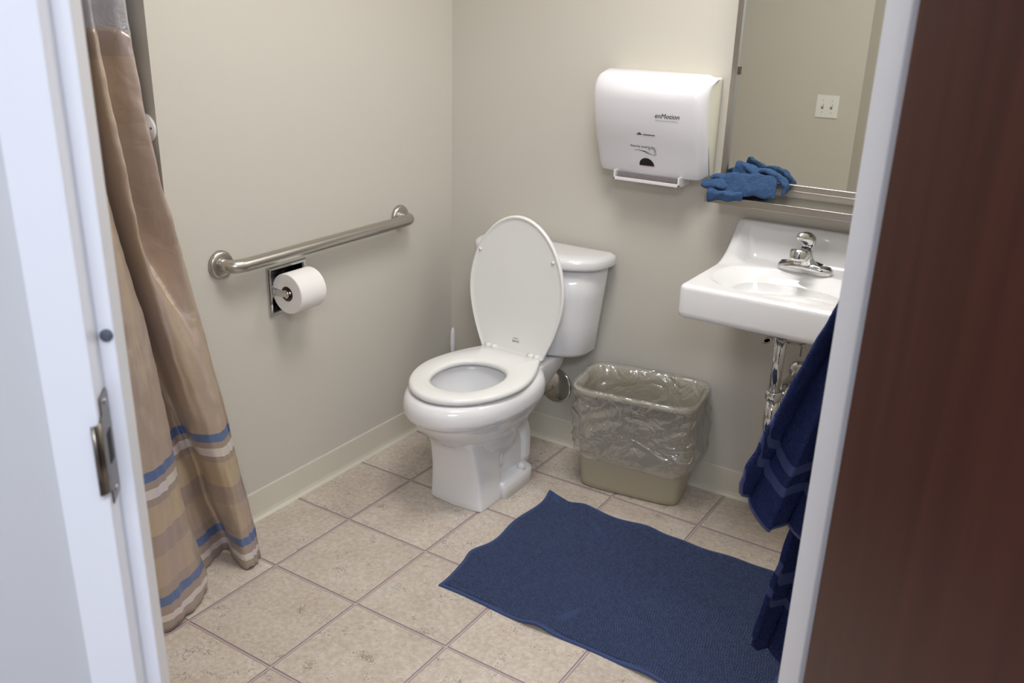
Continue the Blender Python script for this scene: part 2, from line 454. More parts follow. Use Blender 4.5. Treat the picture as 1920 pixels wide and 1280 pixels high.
# cove baseboards
def cove(name, a, b):
    a = Vector(a); b = Vector(b); d = (b-a).normalized(); nrm = Vector((d.y, -d.x, 0))   # room on the right of a->b
    prof = [(0, 0), (.015, 0), (.0135, .002), (.007, .008), (.0042, .018), (.0035, .092), (.002, .0965), (0, .097)]
    rings = [[p+nrm*q[0]+Vector((0, 0, q[1])) for q in prof] for p in (a, b)]
    v, f = loft(rings)
    return struct(mk(name, v, f, M_base, smooth=False))
cove('baseboard_left', (0, -1.22, 0), (0, 0, 0))
cove('baseboard_back', (0, 0, 0), (.600, 0, 0)); cove('baseboard_back_end', (.6008, 0, 0), (XM, 0, 0))
cove('baseboard_right', (XM, 0, 0), (XM, cornerR.y, 0))
cove('baseboard_front', (cornerL.x, YF, 0), (0, YF, 0))
cove('baseboard_door_side', D(-.055, WI), cornerL)

# corridor outside the door
v, f = prism([D(-1.3, -2.2), D(2.0, -2.2), D(2.0, .0), D(-1.3, .0)], -.05, -.001)
struct(mk('floor_corridor', v, f, mat('corridor_vinyl', (170, 160, 150), .4, vary=(5, .05)), smooth=False))
v, f = prism([D(-1.3, -2.2), D(2.0, -2.2), D(2.0, .0), D(-1.3, .0)], H, H+.05); struct(mk('ceiling_corridor', v, f, M_ceil, smooth=False))
v, f = prism([D(-1.3, -2.3), D(2.0, -2.3), D(2.0, -2.2), D(-1.3, -2.2)], 0, H); struct(mk('wall_corridor_far', v, f, M_hallwall, smooth=False))
v, f = prism([D(-1.4, -2.2), D(-1.3, -2.2), D(-1.3, .0), D(-1.4, .0)], 0, H); struct(mk('wall_corridor_left', v, f, M_hallwall, smooth=False))
v, f = prism([D(2.0, -2.2), D(2.1, -2.2), D(2.1, .0), D(2.0, .0)], 0, H); struct(mk('wall_corridor_right', v, f, M_hallwall, smooth=False))

# ------------------------------------------------------------------ door_1: steel frame, leaf, strike
door = bpy.data.objects.new('door_1', None); C.objects.link(door); door.location = D(DW/2, 0); W['door_1'] = D(DW/2, 0); door['kind'] = 'structure'
FP = [(-.049, .010), (-.049, 0), (0, 0), (0, .049), (.016, .049), (.016, .100), (-.049, .100), (-.049, .0945), (-.044, .0945), (-.044, .010)]
def jamb(mir, z1=2.03):
    pts = [(D(p[0], p[1]) if not mir else D(DW-p[0], p[1])) for p in FP]
    return prism([(q.x, q.y) for q in pts], 0, z1)
v, f = jamb(False, 2.082); mk('frame_jamb', v, f, M_jamb, door, smooth=False, bev=.0018)
v, f = jamb(True, 2.082); mk('frame_jamb', v, f, M_jamb, door, smooth=False, bev=.0018)
hp = [(2.082, .010), (2.082, 0), (2.031, 0), (2.031, .049), (2.015, .049), (2.015, .1), (2.082, .1)]
v, f = loft([[D(s, d, z) for z, d in hp] for s in (.0, DW)]); mk('frame_head', v, f, M_jamb, door, smooth=False)
leaf_v, leaf_f = box(0, .905, 0, .044, .012, 2.02)
def leafmap(p): return D(DW-.001-p.y, -.004-p.x, p.z)
v, f = xf((leaf_v, leaf_f), leafmap); leaf = mk('door_leaf', v, f, M_wood, door, smooth=False, bev=.0015)
for hz in (.25, 1.0, 1.8):
    v, f = lathe([(0, 0), (.007, 0), (.007, .1), (0, .1)], D(DW+.008, -.009, hz), n=12); mk('hinge', v, f, M_steel, leaf)
# lever on both faces near the free edge
for sgn, s0 in ((-1, DW-.045), (1, DW-.001)):
    c = D(s0, -.84, .97); ax = e_dir*sgn
    v, f = join(lathe([(0, 0), (.032, 0), (.032, .006), (.014, .01), (.011, .05), (0, .05)], c, ax, 24),
                tube([c+ax*.045, c+ax*.05+n_in*.02, c+ax*.05+n_in*.11], [.010, .010, .008], 12))
    mk('door_handle', v, f, M_steel, leaf)
# strike plate on the rabbet (d = 0..0.049), lip wraps over the face
zc = 1.078
hh = .062
pl = [(.010, hh), (.040, hh), (.044, hh-.006), (.044, -hh+.006), (.040, -hh), (.010, -hh), (.010, -.045), (-.002, -.040), (-.002, .040), (.010, .045)]
def ringplate(off): return [D(off, d, zc+z) for d, z in pl]
v, f = loft([ringplate(0.0004), ringplate(.002)]); sp = mk('strike_plate', v, f, M_strike, door, smooth=False)
sp['label'] = 'brushed bronze strike plate with dark latch hole'
# curled lip beyond the face
ringsl = []
for (s, d) in [(.002, .002), (.0015, -.004), (-.0005, -.009), (-.003, -.011), (-.006, -.012)]:
    ringsl.append([D(s, d, zc-.040), D(s, d, zc+.040)])
vv = [p for r in ringsl for p in r]; ff = [(2*k, 2*k+1, 2*k+3, 2*k+2) for k in range(len(ringsl)-1)]
mk('strike_lip', vv, ff, M_strike, sp, smooth=True, solid=.0016)
v, f = loft([[D(.0018, d, zc+z) for d, z in [(.018, -.018), (.034, -.018), (.034, .018), (.018, .018)]], [D(.0026, d, zc+z) for d, z in [(.018, -.018), (.034, -.018), (.034, .018), (.018, .018)]]])
mk('latch_hole', v, f, M_dark, sp, smooth=False)
for zz in (.052, -.052):
    v, f = lathe([(0, 0), (.004, 0), (.0035, .0012), (0, .0015)], D(.0018, .027, zc+zz), e_dir, 12); mk('screw', v, f, M_chrome, sp)
# rubber silencer on the stop
v, f = lathe([(0, -.001), (.0062, -.001), (.0068, .002), (.006, .0042), (.003, .005), (0, .005)], D(.0082, .049, 1.196), -n_in, 20)
mu = mk('silencer', v, f, M_mute, door); mu['label'] = 'grey rubber silencer button'

# ------------------------------------------------------------------ toilet
X0 = .447
toilet = thing('toilet', 'white two piece toilet with its lid up, in the corner of the room', 'toilet', (X0, -.35, 0))
def inset(cx, hw, yf, yb, yc, o, z, pf, pb, n=56): return sring(cx, hw-o, yf+o, yb-o, yc, z, pf, pb, n)
# bowl: outside going up, rim, inside going down
R = []
for z, hw, yf, yb, yc, pf, pb in [
    (.150, .088, -.590, -.300, -.46, 3.2, 3), (.200, .094, -.602, -.290, -.46, 2.8, 3), (.228, .106, -.622, -.275, -.46, 2.4, 2.8), (.250, .128, -.655, -.260, -.46, 2.2, 2.6),
    (.275, .148, -.685, -.245, -.46, 2.1, 2.6), (.300, .163, -.708, -.235, -.46, 2.1, 2.6), (.318, .170, -.720, -.230, -.46, 2.1, 2.6), (.328, .173, -.724, -.228, -.46, 2.1, 2.6),
    (.333, .181, -.737, -.225, -.46, 2.1, 2.6), (.339, .186, -.744, -.222, -.46, 2.1, 2.6), (.352, .189, -.748, -.222, -.46, 2.1, 2.6), (.376, .188, -.747, -.222, -.46, 2.1, 2.6), (.396, .182, -.739, -.228, -.46, 2.1, 2.6), (.404, .170, -.727, -.235, -.46, 2.1, 2.6)]:
    R.append(sring(X0, hw, yf, yb, yc, z, pf, pb))
for z, hw, yf, yb in [(.405, .130, -.690, -.36), (.395, .122, -.680, -.37), (.372, .124, -.682, -.37), (.33, .118, -.668, -.385), (.28, .095, -.63, -.40), (.235, .055, -.56, -.42), (.225, .02, -.51, -.45)]:
    R.append(sring(X0, hw, yf, yb, -.50, z, 2.1, 2.1))
v, f = loft(R); mk('bowl', v, f, M_porc, toilet)
wv, wf = lathe([(0, 0), (.082, 0), (.082, .002), (0, .002)], (X0, -.515, .262), n=40)
wv = [Vector((X0+(p.x-X0)*.95, -.515+(p.y+.515)*1.15, p.z)) for p in wv]
mk('water', wv, wf, mat('bowl_water', (205, 212, 214), .02), toilet)
# front pedestal
R = []
for z, hw, yf, yb, p in [(0, .103, -.578, -.452, 16), (.004, .104, -.580, -.452, 16), (.02, .1015, -.577, -.453, 16), (.12, .094, -.582, -.455, 15), (.20, .090, -.596, -.455, 13), (.235, .091, -.612, -.455, 10), (.262, .094, -.63, -.455, 8)]:
    rr = sring(X0, hw, yf, yb, (yf+yb)/2, z, p, p, 64)
    # bow the front face a little
    rr = [Vector((q.x, q.y-(.012*(1-((q.x-X0)/hw)**2) if q.y < -.5 else 0), q.z)) for q in rr]
    R.append(rr)
v, f = loft(R); mk('pedestal', v, f, M_porc, toilet)
# rear column and deck under the tank
R = []
for z, hw, yf, yb, p in [(0, .075, -.47, -.22, 4), (.06, .072, -.47, -.225, 4), (.20, .070, -.46, -.215, 4), (.225, .075, -.37, -.20, 4), (.27, .085, -.36, -.16, 4), (.33, .105, -.35, -.10, 4), (.36, .113, -.34, -.07, 5), (.396, .118, -.34, -.06, 6), (.404, .116, -.33, -.062, 6), (.407, .108, -.32, -.07, 6)]:
    R.append(sring(X0, hw, yf, yb, (yf+yb)/2, z, p, p, 56))
v, f = loft(R); mk('rear_column', v, f, M_porc, toilet)
# foot flange
R = []
for z, hw, yf, yb in [(0, .123, -.47, -.262), (.040, .121, -.47, -.264), (.046, .1195, -.47, -.2655), (.0555, .108, -.468, -.277), (.057, .104, -.466, -.283)]:
    R.append(sring(X0, hw, yf, yb, -.37, z, 12, 4.5, 72))
v, f = loft(R); mk('foot', v, f, M_porc, toilet)
for sx in (-1, 1):
    path = [(X0+sx*.045, y, z) for y, z in [(-.44, .10), (-.43, .17), (-.40, .198), (-.36, .212), (-.32, .208), (-.285, .185), (-.27, .14), (-.268, .05)]]
    v, f = tube(catmull(path, 4), .039, 20); mk('trapway', v, f, M_porc, toilet)
    v, f = lathe([(0, 0), (.0145, 0), (.0145, .012), (.011, .019), (.005, .0215), (0, .022)], (X0+sx*.098, -.335, .053), n=20)
    mk('bolt_cap', v, f, M_seat, toilet)
def egg(cx, hw, yf, yb, yc, z, o=0, rb=.66, pf=1.95, n=64):
    P = []; hw -= o; yf += o; yb -= o; hb = hw*rb; cr_ = max(.004, .018-o)
    for i in range(10):
        t = i/10; P.append((hw-(hw-hb)*t**1.75, yc+(yb-cr_-yc)*t))
    for i in range(5):
        a = PI/2*i/4; P.append((hb-cr_+cr_*math.cos(a), yb-cr_+cr_*math.sin(a)))
    for i in range(1, 6): P.append(((hb-cr_)*(1-2*i/6), yb))
    for i in range(5):
        a = PI/2+PI/2*i/4; P.append((-(hb-cr_)+cr_*math.cos(a), yb-cr_+cr_*math.sin(a)))
    for i in range(9, 0, -1):
        t = i/10; P.append((-(hw-(hw-hb)*t**1.75), yc+(yb-cr_-yc)*t))
    for i in range(0, 31):
        a = PI+PI*i/30; c, s2 = math.cos(a), math.sin(a)
        P.append((math.copysign(abs(c)**(2/pf), c)*hw, yc+abs(s2)**(2/pf)*(yf-yc)))
    P = P[:-1]
    return [Vector((cx+x, y, z)) for x, y in P]
NE = len(egg(0, .18, -.7, -.27, -.5, 0))
# seat ring
def outline(o, z): return egg(X0, .183, -.722, -.262, -.482, z, o)
def hole(o, z):
    hx = .108+o; out = []
    for q in outline(0, z):          # the same angular order as the outline
        a = math.atan2((q.y+.502)/.24, (q.x-X0)/.183); c, s2 = math.cos(a), math.sin(a)
        yy = -.502+math.copysign(abs(s2)**(2/2.15), s2)*((.118 if s2 > 0 else .142)+o)
        out.append(Vector((X0+math.copysign(abs(c)**(2/2.15), c)*hx, yy, z)))
    return out
R = [outline(.006, .4105), outline(.0005, .415), outline(0, .421), outline(.003, .428), outline(.010, .4315), hole(.012, .4315), hole(.004, .4285), hole(0, .422), hole(.001, .414), hole(.006, .4105)]
R.append(R[0])
v, f = loft(R, False, False); seat = mk('seat', v, f, M_seat, toilet)
for sx, y in ((-.13, -.33), (.13, -.33), (.12, -.62), (-.12, -.62)):
    v, f = box(X0+sx-.008, X0+sx+.008, y-.012, y+.012, .4045, .412); mk('bumper', v, f, M_seat, seat, smooth=False)
# lid standing up: local s (height) and outline from the seat shape
lean = math.radians(-3.0)
HY, HZ = -.262, .424
def lidpt(x, s, t):     # s up the lid, t towards the viewer (-y)
    return Vector((X0+x, HY-math.sin(lean)*s-t*math.cos(lean), HZ+math.cos(lean)*s-math.sin(lean)*t*-1))
def lidring(o, t, n=64):
    out = []
    for q in egg(0, .184, -.466, .004, -.215, 0, o, .69):
        out.append(lidpt(q.x, -q.y, t))
    return out
R = [lidring(.10, -.0175), lidring(.03, -.0165), lidring(.006, -.013), lidring(.0, -.006), lidring(.001, .000), lidring(.004, .003), lidring(.007, .003), lidring(.011, -.0005), lidring(.02, -.002), lidring(.10, -.002)]
v, f = loft(R); lid = mk('lid', v, f, M_seat, toilet)
for sx, s in ((-.145, .335), (.135, .335)):
    v, f = lathe([(0, 0), (.006, 0), (.005, .006), (0, .007)], lidpt(sx, s, -.002), (0, -1, 0), 14); mk('bumper', v, f, M_seat, lid)
for sx in (-.085, .085):
    v, f = lathe([(0, 0), (.0105, 0), (.0105, .022), (.0085, .0225), (.0085, .0245), (.0105, .025), (.0105, .047), (0, .047)], (X0+sx-.0235, -.258, .430), (1, 0, 0), 20); mk('hinge', v, f, M_seat, seat)
    v, f = box(X0+sx-.018, X0+sx+.018, -.268, -.235, .405, .428); mk('hinge_post', v, f, M_seat, seat, smooth=False, bev=.004)

# tank
def tankring(hw, yb, ys, yf, z, n=64):
    """back straight at yb, short sides to ys, bowed front to yf"""
    P = [(-hw, yb), (hw, yb), (hw, ys)]
    k = 14
    for i in range(1, k):
        t = i/k; x = hw*math.cos(PI*t*1.0); 
        P.append((x, ys+(yf-ys)*(abs(math.sin(PI*t))**.72)))
    P.append((-hw, ys))
    # resample evenly
    L = [0]
    for i in range(len(P)):
        a = P[i]; b = P[(i+1) % len(P)]; L.append(L[-1]+math.hypot(a[0]-b[0], a[1]-b[1]))
    out = []
    for q in range(n):
        d = L[-1]*q/n
        i = max(j for j in range(len(P)) if L[j] <= d+1e-9)
        a = P[i]; b = P[(i+1) % len(P)]; t = (d-L[i])/max(1e-9, L[i+1]-L[i])
        out.append(Vector((X0+a[0]+(b[0]-a[0])*t, a[1]+(b[1]-a[1])*t, z)))
    # round by smoothing
    for _ in range(2):
        out = [(out[i-1]+out[i]*2+out[(i+1) % n])/4 for i in range(n)]
    return out
R = [tankring(.170, -.05, -.09, -.165, .410), tankring(.194, -.036, -.085, -.190, .414), tankring(.203, -.030, -.083, -.197, .426), tankring(.212, -.028, -.082, -.201, .52), tankring(.224, -.025, -.080, -.206, .62), tankring(.234, -.024, -.078, -.211, .728)]
v, f = loft(R); tank = mk('tank', v, f, M_porc, toilet)
R = [tankring(.241, -.022, -.078, -.214, .725), tankring(.253, -.018, -.078, -.226, .7265), tankring(.256, -.017, -.078, -.229, .733), tankring(.256, -.017, -.078, -.229, .750), tankring(.252, -.019, -.078, -.225, .7595), tankring(.238, -.024, -.080, -.213, .7650), tankring(.20, -.05, -.085, -.17, .767)]
v, f = loft(R); mk('tank_lid', v, f, M_porc, tank)

# ------------------------------------------------------------------ text helper
def text_vf(body, size, shear=0, bold=0):
    cu = bpy.data.curves.new('t', 'FONT'); cu.body = body; cu.size = size; cu.shear = shear; cu.offset = bold
    cu.align_x = 'CENTER'; cu.resolution_u = 3
    ob = bpy.data.objects.new('t', cu); C.objects.link(ob)
    bpy.context.view_layer.update()
    dg = bpy.context.evaluated_depsgraph_get()
    me = bpy.data.meshes.new_from_object(ob.evaluated_get(dg))
    V = [tuple(p.co) for p in me.vertices]; F = [tuple(p.vertices) for p in me.polygons]
    bpy.data.objects.remove(ob); bpy.data.meshes.remove(me); bpy.data.curves.remove(cu)
    return V, F
def stroke2d(pts, wd):
    V = []; F = []
    for i, (x, y) in enumerate(pts):
        a = pts[max(0, i-1)]; b = pts[min(len(pts)-1, i+1)]
        dx, dy = b[0]-a[0], b[1]-a[1]; l = math.hypot(dx, dy) or 1
        k = wd if not isinstance(wd, (list, tuple)) else wd[i]
        V += [(x-dy/l*k/2, y+dx/l*k/2, 0), (x+dy/l*k/2, y-dx/l*k/2, 0)]
    for i in range(len(pts)-1): F.append((2*i, 2*i+1, 2*i+3, 2*i+2))
    return V, F
def flat(name, vf, fn, m, parent):
    V, F = vf; me = [fn(Vector(p)) for p in V]
    o = mk(name, me, F, m, parent, smooth=False); return o
vf = join(text_vf('BEMIS', .0105, .1, 0), stroke2d([(-.014, .010), (-.008, .0135), (0, .015), (.008, .0135), (.014, .010)], [.0003, .001, .0016, .001, .0003]))
flat('logo', vf, lambda p: lidpt(p.x+.012, .042+p.y, -.0012), M_ink, lid)

# ------------------------------------------------------------------ grab bar
gb = thing('grab_bar', 'brushed steel grab bar on the left wall above the paper roll', 'grab bar', (0, -.684, .834))
ya, yb_, zb = -1.067, -.301, .834
path = [(.004, ya, zb), (.022, ya, zb)]+arc((.030, ya, zb), (.058, ya, zb), (.060, ya+.045, zb), 8)+arc((.060, yb_-.045, zb), (.058, yb_, zb), (.030, yb_, zb), 8)+[(.022, yb_, zb), (.004, yb_, zb)]
v, f = tube(path, .0190, 24); mk('bar', v, f, M_steel, gb)
for y in (ya, yb_):
    v, f = lathe([(0, 0), (.040, 0), (.040, .005), (.037, .011), (.031, .0135), (.018, .014), (0, .014)], (0.0005, y, zb), (1, 0, 0), 36); mk('flange', v, f, M_steel, gb)

# ------------------------------------------------------------------ toilet paper holder + roll
hy0, hy1, hz0, hz1 = -.905, -.750, .636, .787
th = thing('toilet_paper_holder', 'recessed chrome paper holder in the left wall under the grab bar', 'paper holder', (0, -.827, .71))
def rectring(x, o): return [(x, hy0+o, hz0+o), (x, hy1-o, hz0+o), (x, hy1-o, hz1-o), (x, hy0+o, hz1-o)]
v, f = loft([rectring(.0008, 0), rectring(.006, .0), rectring(.0085, .004), rectring(.0085, .011), rectring(.004, .0145), rectring(.0, .0155), rectring(.0008, 0)], False, False)
mk('face_frame', v, f, M_chrome, th, smooth=False, bev=.001)
def rr2(x, o): return [(x, -.889+o, .653+o), (x, -.763-o, .653+o), (x, -.763-o, .770-o), (x, -.889+o, .770-o)]
v, f = loft([rr2(.004, -.002), rr2(-.03, .002), rr2(-.052, .012), rr2(-.056, .03)], False, True); mk('recess_bowl', v, f, M_dkchrome, th, smooth=False)
rc = Vector((.064, 0, .716))
for yy, s in ((-.893, 1), (-.764, -1)):
    v, f = join(box(.002, .012, yy-.007, yy+.007, .697, .735), xf(box(.010, .074, yy-.004, yy+.004, .706, .726), lambda p: p))
    mk('arm', v, f, M_chrome, th, smooth=False, bev=.003)
    v, f = lathe([(0, 0), (.0125, 0), (.0125, .007), (0, .007)], (rc.x, yy-.0035, rc.z), (0, 1, 0), 20); mk('arm_cap', v, f, M_chrome, th)
v, f = lathe([(0, 0), (.008, 0), (.008, .128), (0, .128)], (rc.x, -.8925, rc.z), (0, 1, 0), 16); mk('spindle', v, f, M_chrome, th)
tp = thing('toilet_paper_roll', 'white toilet paper roll hanging on the chrome holder', 'toilet paper', (rc.x, -.829, rc.z))
Rr = .0605
prof = [(.0225, .001), (.040, 0), (Rr-.002, 0), (Rr, .002), (Rr, .100), (Rr-.002, .102), (.0225, .101)]
v, f = loft([[Vector((rc.x+math.cos(2*PI*k/56)*r, -.889+h, rc.z-.0+math.sin(2*PI*k/56)*r)) for k in range(56)] for r, h in prof+[prof[0]]], False, False)
mk('paper', v, f, M_paper, tp, bev=0)
for p in bpy.data.objects['paper'].data.polygons: p.use_smooth = False
v, f = loft([[Vector((rc.x+math.cos(2*PI*k/32)*r, -.889+h, rc.z+math.sin(2*PI*k/32)*r)) for k in range(32)] for r, h in [(.0225, .0), (.0225, .102), (.021, .102), (.021, 0), (.0225, 0)]], False, False)
mk('cardboard_core', v, f, M_card, tp)
# ------------------------------------------------------------------ wall cover (cleanout)
cv = thing('cleanout_cover', 'round chrome cover plate on the back wall beside the toilet', 'cover plate', (.474, 0, .226))
v, f = lathe([(0, 0), (.066, 0), (.0665, .004), (.064, .0065), (.058, .0078), (.03, .0095), (0, .010)], (.476, -.0005, .226), (0, -1, 0), 44); mk('disc', v, f, M_chrome, cv)
v, f = lathe([(0, 0), (.006, 0), (.0055, .002), (0, .0028)], (.470, -.0098, .2255), (0, -1, 0), 16); mk('screw', v, f, M_steel, cv)

# ------------------------------------------------------------------ toilet brush
tb = thing('toilet_brush', 'white toilet brush in its holder behind the toilet', 'brush', (.112, -.13, 0))
v, f = lathe([(0, .002), (.05, .002), (.052, .01), (.046, .10), (.048, .13), (.044, .13), (.04, .02), (0, .02)], (.112, -.13, 0)); mk('holder', v, f, M_lip, tb)
v, f = lathe([(0, .06), (.008, .06), (.0075, .24), (.005, .29), (.0075, .31), (.0105, .345), (.0085, .385), (.0045, .402), (0, .405)], (.104, -.13, 0), n=20); mk('handle', v, f, M_lip, tb)
v, f = lathe([(0, .022), (.03, .03), (.036, .06), (.028, .09), (0, .1)], (.108, -.13, 0), n=20); mk('bristles', v, f, M_lip, tb)

# ------------------------------------------------------------------ waste basket and liner
ang = math.radians(8); bc = Vector((.862, -.126)); 
wb = thing('waste_basket', 'taupe plastic waste basket between the toilet and the sink', 'waste basket', (bc.x, bc.y, 0))
def canring(hx, hy, z, cx=0, cy=0, p=7, n=72, dx=0):
    out = []
    for k in range(n):
        a = 2*PI*k/n; c, s = math.cos(a), math.sin(a)
        x = math.copysign(abs(c)**(2/p), c)*hx+cx; y = math.copysign(abs(s)**(2/p), s)*hy+cy
        out.append(Vector((bc.x+x*math.cos(ang)-y*math.sin(ang), bc.y+x*math.sin(ang)+y*math.cos(ang), z)))
    return out
def cs(z):            # half sizes and centre shift at height z
    t = z/.385
    return .170+.028*t, .084+.038*t, .006+.010*t, -.004-.034*t
R = []
for z in (0, .004, .02, .1, .2, .3, .365):
    hx, hy, cx, cy = cs(z); o = .006 if z == 0 else 0
    R.append(canring(hx-o, hy-o, z, cx, cy, 6))
hx, hy, cx, cy = cs(.385)
for dz, o in ((.366, .004), (.370, .006), (.381, .006), (.3835, .004), (.3835, .001), (.379, -.0015)): R.append(canring(hx+o, hy+o, dz, cx, cy, 6))
for z in (.3, .2, .1, .01):
    hx, hy, cx, cy = cs(z); R.append(canring(hx-.004, hy-.004, z, cx, cy, 6))
v, f = loft(R); mk('bin', v, f, M_can, wb)
bag = thing('bin_liner', 'clear plastic bag lining the taupe waste basket, folded over its rim', 'bag', (bc.x, bc.y, .386))
R = []; NB = 220
def bagring(z, off, amp, seed, depthlow=0):
    hx, hy, cx, cy = cs(min(z, .385)); out = []
    base = canring(hx+off, hy+off, z, cx, cy, 5, NB)
    cen = Vector((bc.x+cx*math.cos(ang)-cy*math.sin(ang), bc.y+cx*math.sin(ang)+cy*math.cos(ang), z))
    for k, q in enumerate(base):
        d = (q-cen); d.z = 0; d.normalize()
        a = 2*PI*k/NB
        nn = noise.noise(Vector((q.x*9, q.y*9, z*22+seed)))+.6*noise.noise(Vector((q.x*26+z*14, q.y*26, z*52+seed)))
        sl = math.sin(q.x*9+z*26+seed); r = abs(noise.noise(Vector((q.x*5+seed, q.y*5, z*30-q.x*16))))*1.3+.10*sl; side = math.cos(a); bulge = .020*max(0, side)*math.exp(-((z-.25)/.07)**2)
        out.append(q+d*(max(-off*.8+.001, amp*(nn*.35+(.45-r)*1.3)+bulge) if amp > 0 else amp*nn)+Vector((0, 0, -depthlow*(.5+.5*math.sin(a*1.0+2.6))-.006*math.sin(a*5)*min(1, depthlow*20))))
    return out
for z, off, amp in [(.155+.0085*i_, .0125+.006*math.sin(min(1, i_/9)*PI), .013 if i_ < 22 else .013*(27-i_)/5) for i_ in range(28)]:
    R.append(bagring(z, off, amp, 3.3, .030*sm(.30, .165, z) if False else (.030*(1-sm(.155, .33, z)))))
R.append(bagring(.391, .010, .001, 1)); R.append(bagring(.391, .003, .001, 1))
for z in (.38, .36, .34, .31, .28, .24, .20, .15, .10, .05):
    R.append(bagring(z, -.010-.02*(.38-z), -.012, 8.1))
v, f = loft(R, False, True); mk('film', v, f, M_bag, bag)

# ------------------------------------------------------------------ paper towel dispenser
td = thing('towel_dispenser', 'frosted white paper towel dispenser on the back wall beside the mirror', 'towel dispenser', (.815, 0, 1.2))
dx0, dx1 = .632, .996
def depth_edge(z):
    return float(np.interp(z, [1.045, 1.06, 1.09, 1.125, 1.17, 1.22, 1.27, 1.30, 1.325, 1.34, 1.350], [.070, .078, .090, .104, .125, .142, .150, .150, .140, .118, .07]))
def front(x, z):
    t = (x-(dx0+dx1)/2)/((dx1-dx0)/2); t = max(-1, min(1, t))
    edge = depth_edge(z); b = .048*sm(1.35, 1.28, z) if z > 1.28 else .048
    b = .048*min(1, max(.15, (1.352-z)/.06))
    r = 1-abs(t); rr = min(1, r/.13)
    return edge-.032+ .032*math.sqrt(max(0, 1-(1-rr)**2)) + b*(1-abs(t)**2.6)*.55
xs = [dx0+(dx1-dx0)*(.5-.5*math.cos(PI*i/40)) for i in range(41)]
zs = [1.045, 1.048, 1.053, 1.06, 1.08, 1.10, 1.125, 1.15, 1.18, 1.21, 1.24, 1.27, 1.29, 1.305, 1.318, 1.33, 1.338, 1.345, 1.350]
def tz(x, z):     # round the lower corners and top corners in elevation
    t = abs((x-(dx0+dx1)/2)/((dx1-dx0)/2))
    k = max(0, (t-.86)/.14)
    mid = 1.20
    return mid+(z-mid)*(1-.10*k*k)
rows = []
for z in zs:
    bk = depth_edge(z)*.70
    row = [Vector((dx0, -bk, tz(dx0, z))), Vector((dx0, -max(bk+.002, front(dx0, z)*.9), tz(dx0, z)))]
    row += [Vector((x, -max(.015, front(x, z)), tz(x, z))) for x in xs]
    row += [Vector((dx1, -max(bk+.002, front(dx1, z)*.9), tz(dx1, z))), Vector((dx1, -bk, tz(dx1, z)))]
    rows.append(row)
v, f = loft(rows, closed=False)
n = len(rows[0])
f = list(f)+[tuple(range(n))[::-1], tuple((len(rows)-1)*n+i for i in range(n))]
mk('cover', v, f, M_disp, td)
hpf = [(1.052, .0005), (1.052, .050), (1.09, .066), (1.17, .098), (1.24, .112), (1.305, .110), (1.335, .085), (1.340, .0005)]
v, f = loft([[(x, -d, z) for z, d in hpf] for x in (dx0+.006, dx1-.004)]); mk('housing', v, f, M_disp_back, td, smooth=False, bev=.006, seg=3)
v, f = join(box(.708, .928, -.082, -.030, 1.044, 1.050), box(.708, .928, -.112, -.104, 1.022, 1.0315), box(.708, .714, -.112, -.030, 1.022, 1.052), box(.922, .928, -.112, -.030, 1.022, 1.052), box(.708, .928, -.034, -.030, 1.022, 1.048))
chute = mk('chute', v, f, M_lip, td, smooth=False, bev=.0015)
teeth = []
for k in range(34):
    x = .716+k*.0060; teeth.append(prism([(x, -.098), (x+.0052, -.098), (x+.0026, -.104)], 1.033, 1.046))
v, f = join(*teeth, box(.714, .922, -.098, -.036, 1.034, 1.045)); mk('tear_teeth', v, f, M_lipgrey, chute, smooth=False)
def onfront(cx, cz, lift=.0007):
    return lambda p: Vector((cx+p.x, -(front(cx+p.x, cz+p.y)+lift), cz+p.y))
def fan(pts, c=(0, 0)):
    return [(c[0], c[1], 0)]+[(a, b, 0) for a, b in pts], [(0, i+1, i+2) for i in range(len(pts)-1)]
semi = [(.0245*math.cos(PI*k/24), .0235*math.sin(PI*k/24)) for k in range(25)]
winx, winz = .819, 1.077
flat('sensor_window', fan(semi), onfront(winx, winz, .0012), M_black, td)
flat('sensor_line', join(stroke2d([(-.0245, -.0006), (-.01, -.0006), (0, -.0006), (.01, -.0006), (.0245, -.0006)], .0016)), onfront(winx, winz, .0013), M_red, td)
flat('lettering', join(text_vf('enMotion', .0190, .28, 0), xf(text_vf('enMotion', .0190, .28, 0), lambda p: p+Vector((.0004, .0002, .00005)))), onfront(.894, 1.227), M_ink, td)
flat('lettering_rule', stroke2d([(-.034+i*.0085, 0) for i in range(9)], .0014), onfront(.893, 1.2195), M_inkl, td)
flat('maker_mark', join(fan([(-.006, 0), (.002, .006), (.0045, .0045), (.009, .001), (.006, 0)], (0, 0)), stroke2d([(.011+i*.0042, .0010) for i in range(8)], .0022)), lambda p: onfront(.803, 1.172)(Vector((p.x*1.3, p.y*1.2, 0))), M_ink, td)
# instruction print: words, sweeping line and a waving hand
flat('hand_print', join(
    xf(text_vf('Wave for towel', .0072, 0, .0001), lambda p: (p.x-.014, p.y+.010, 0)),
    stroke2d([(-.030, .002), (-.015, .003), (.0, .0005), (.012, -.006)], [.0004, .0012, .0018, .0006]),
    stroke2d([(-.012, .003), (.004, .001), (.016, -.005), (.026, -.007)], [.0004, .001, .0012, .0008]),
    stroke2d([(.012, .004), (.012, .014), (.0135, .014), (.015, .007), (.017, .010), (.021, .015), (.022, .0135), (.0195, .008), (.0225, .011), (.027, .013), (.0275, .0115), (.0225, .0065), (.028, .0085), (.0305, .0075), (.0245, .003), (.029, .003), (.030, .0015), (.024, -.0015), (.031, -.004), (.024, -.007)], .0011)),
    lambda p: onfront(.816, 1.120)(Vector((p.x*1.25, p.y*1.25, 0))), M_ink, td)

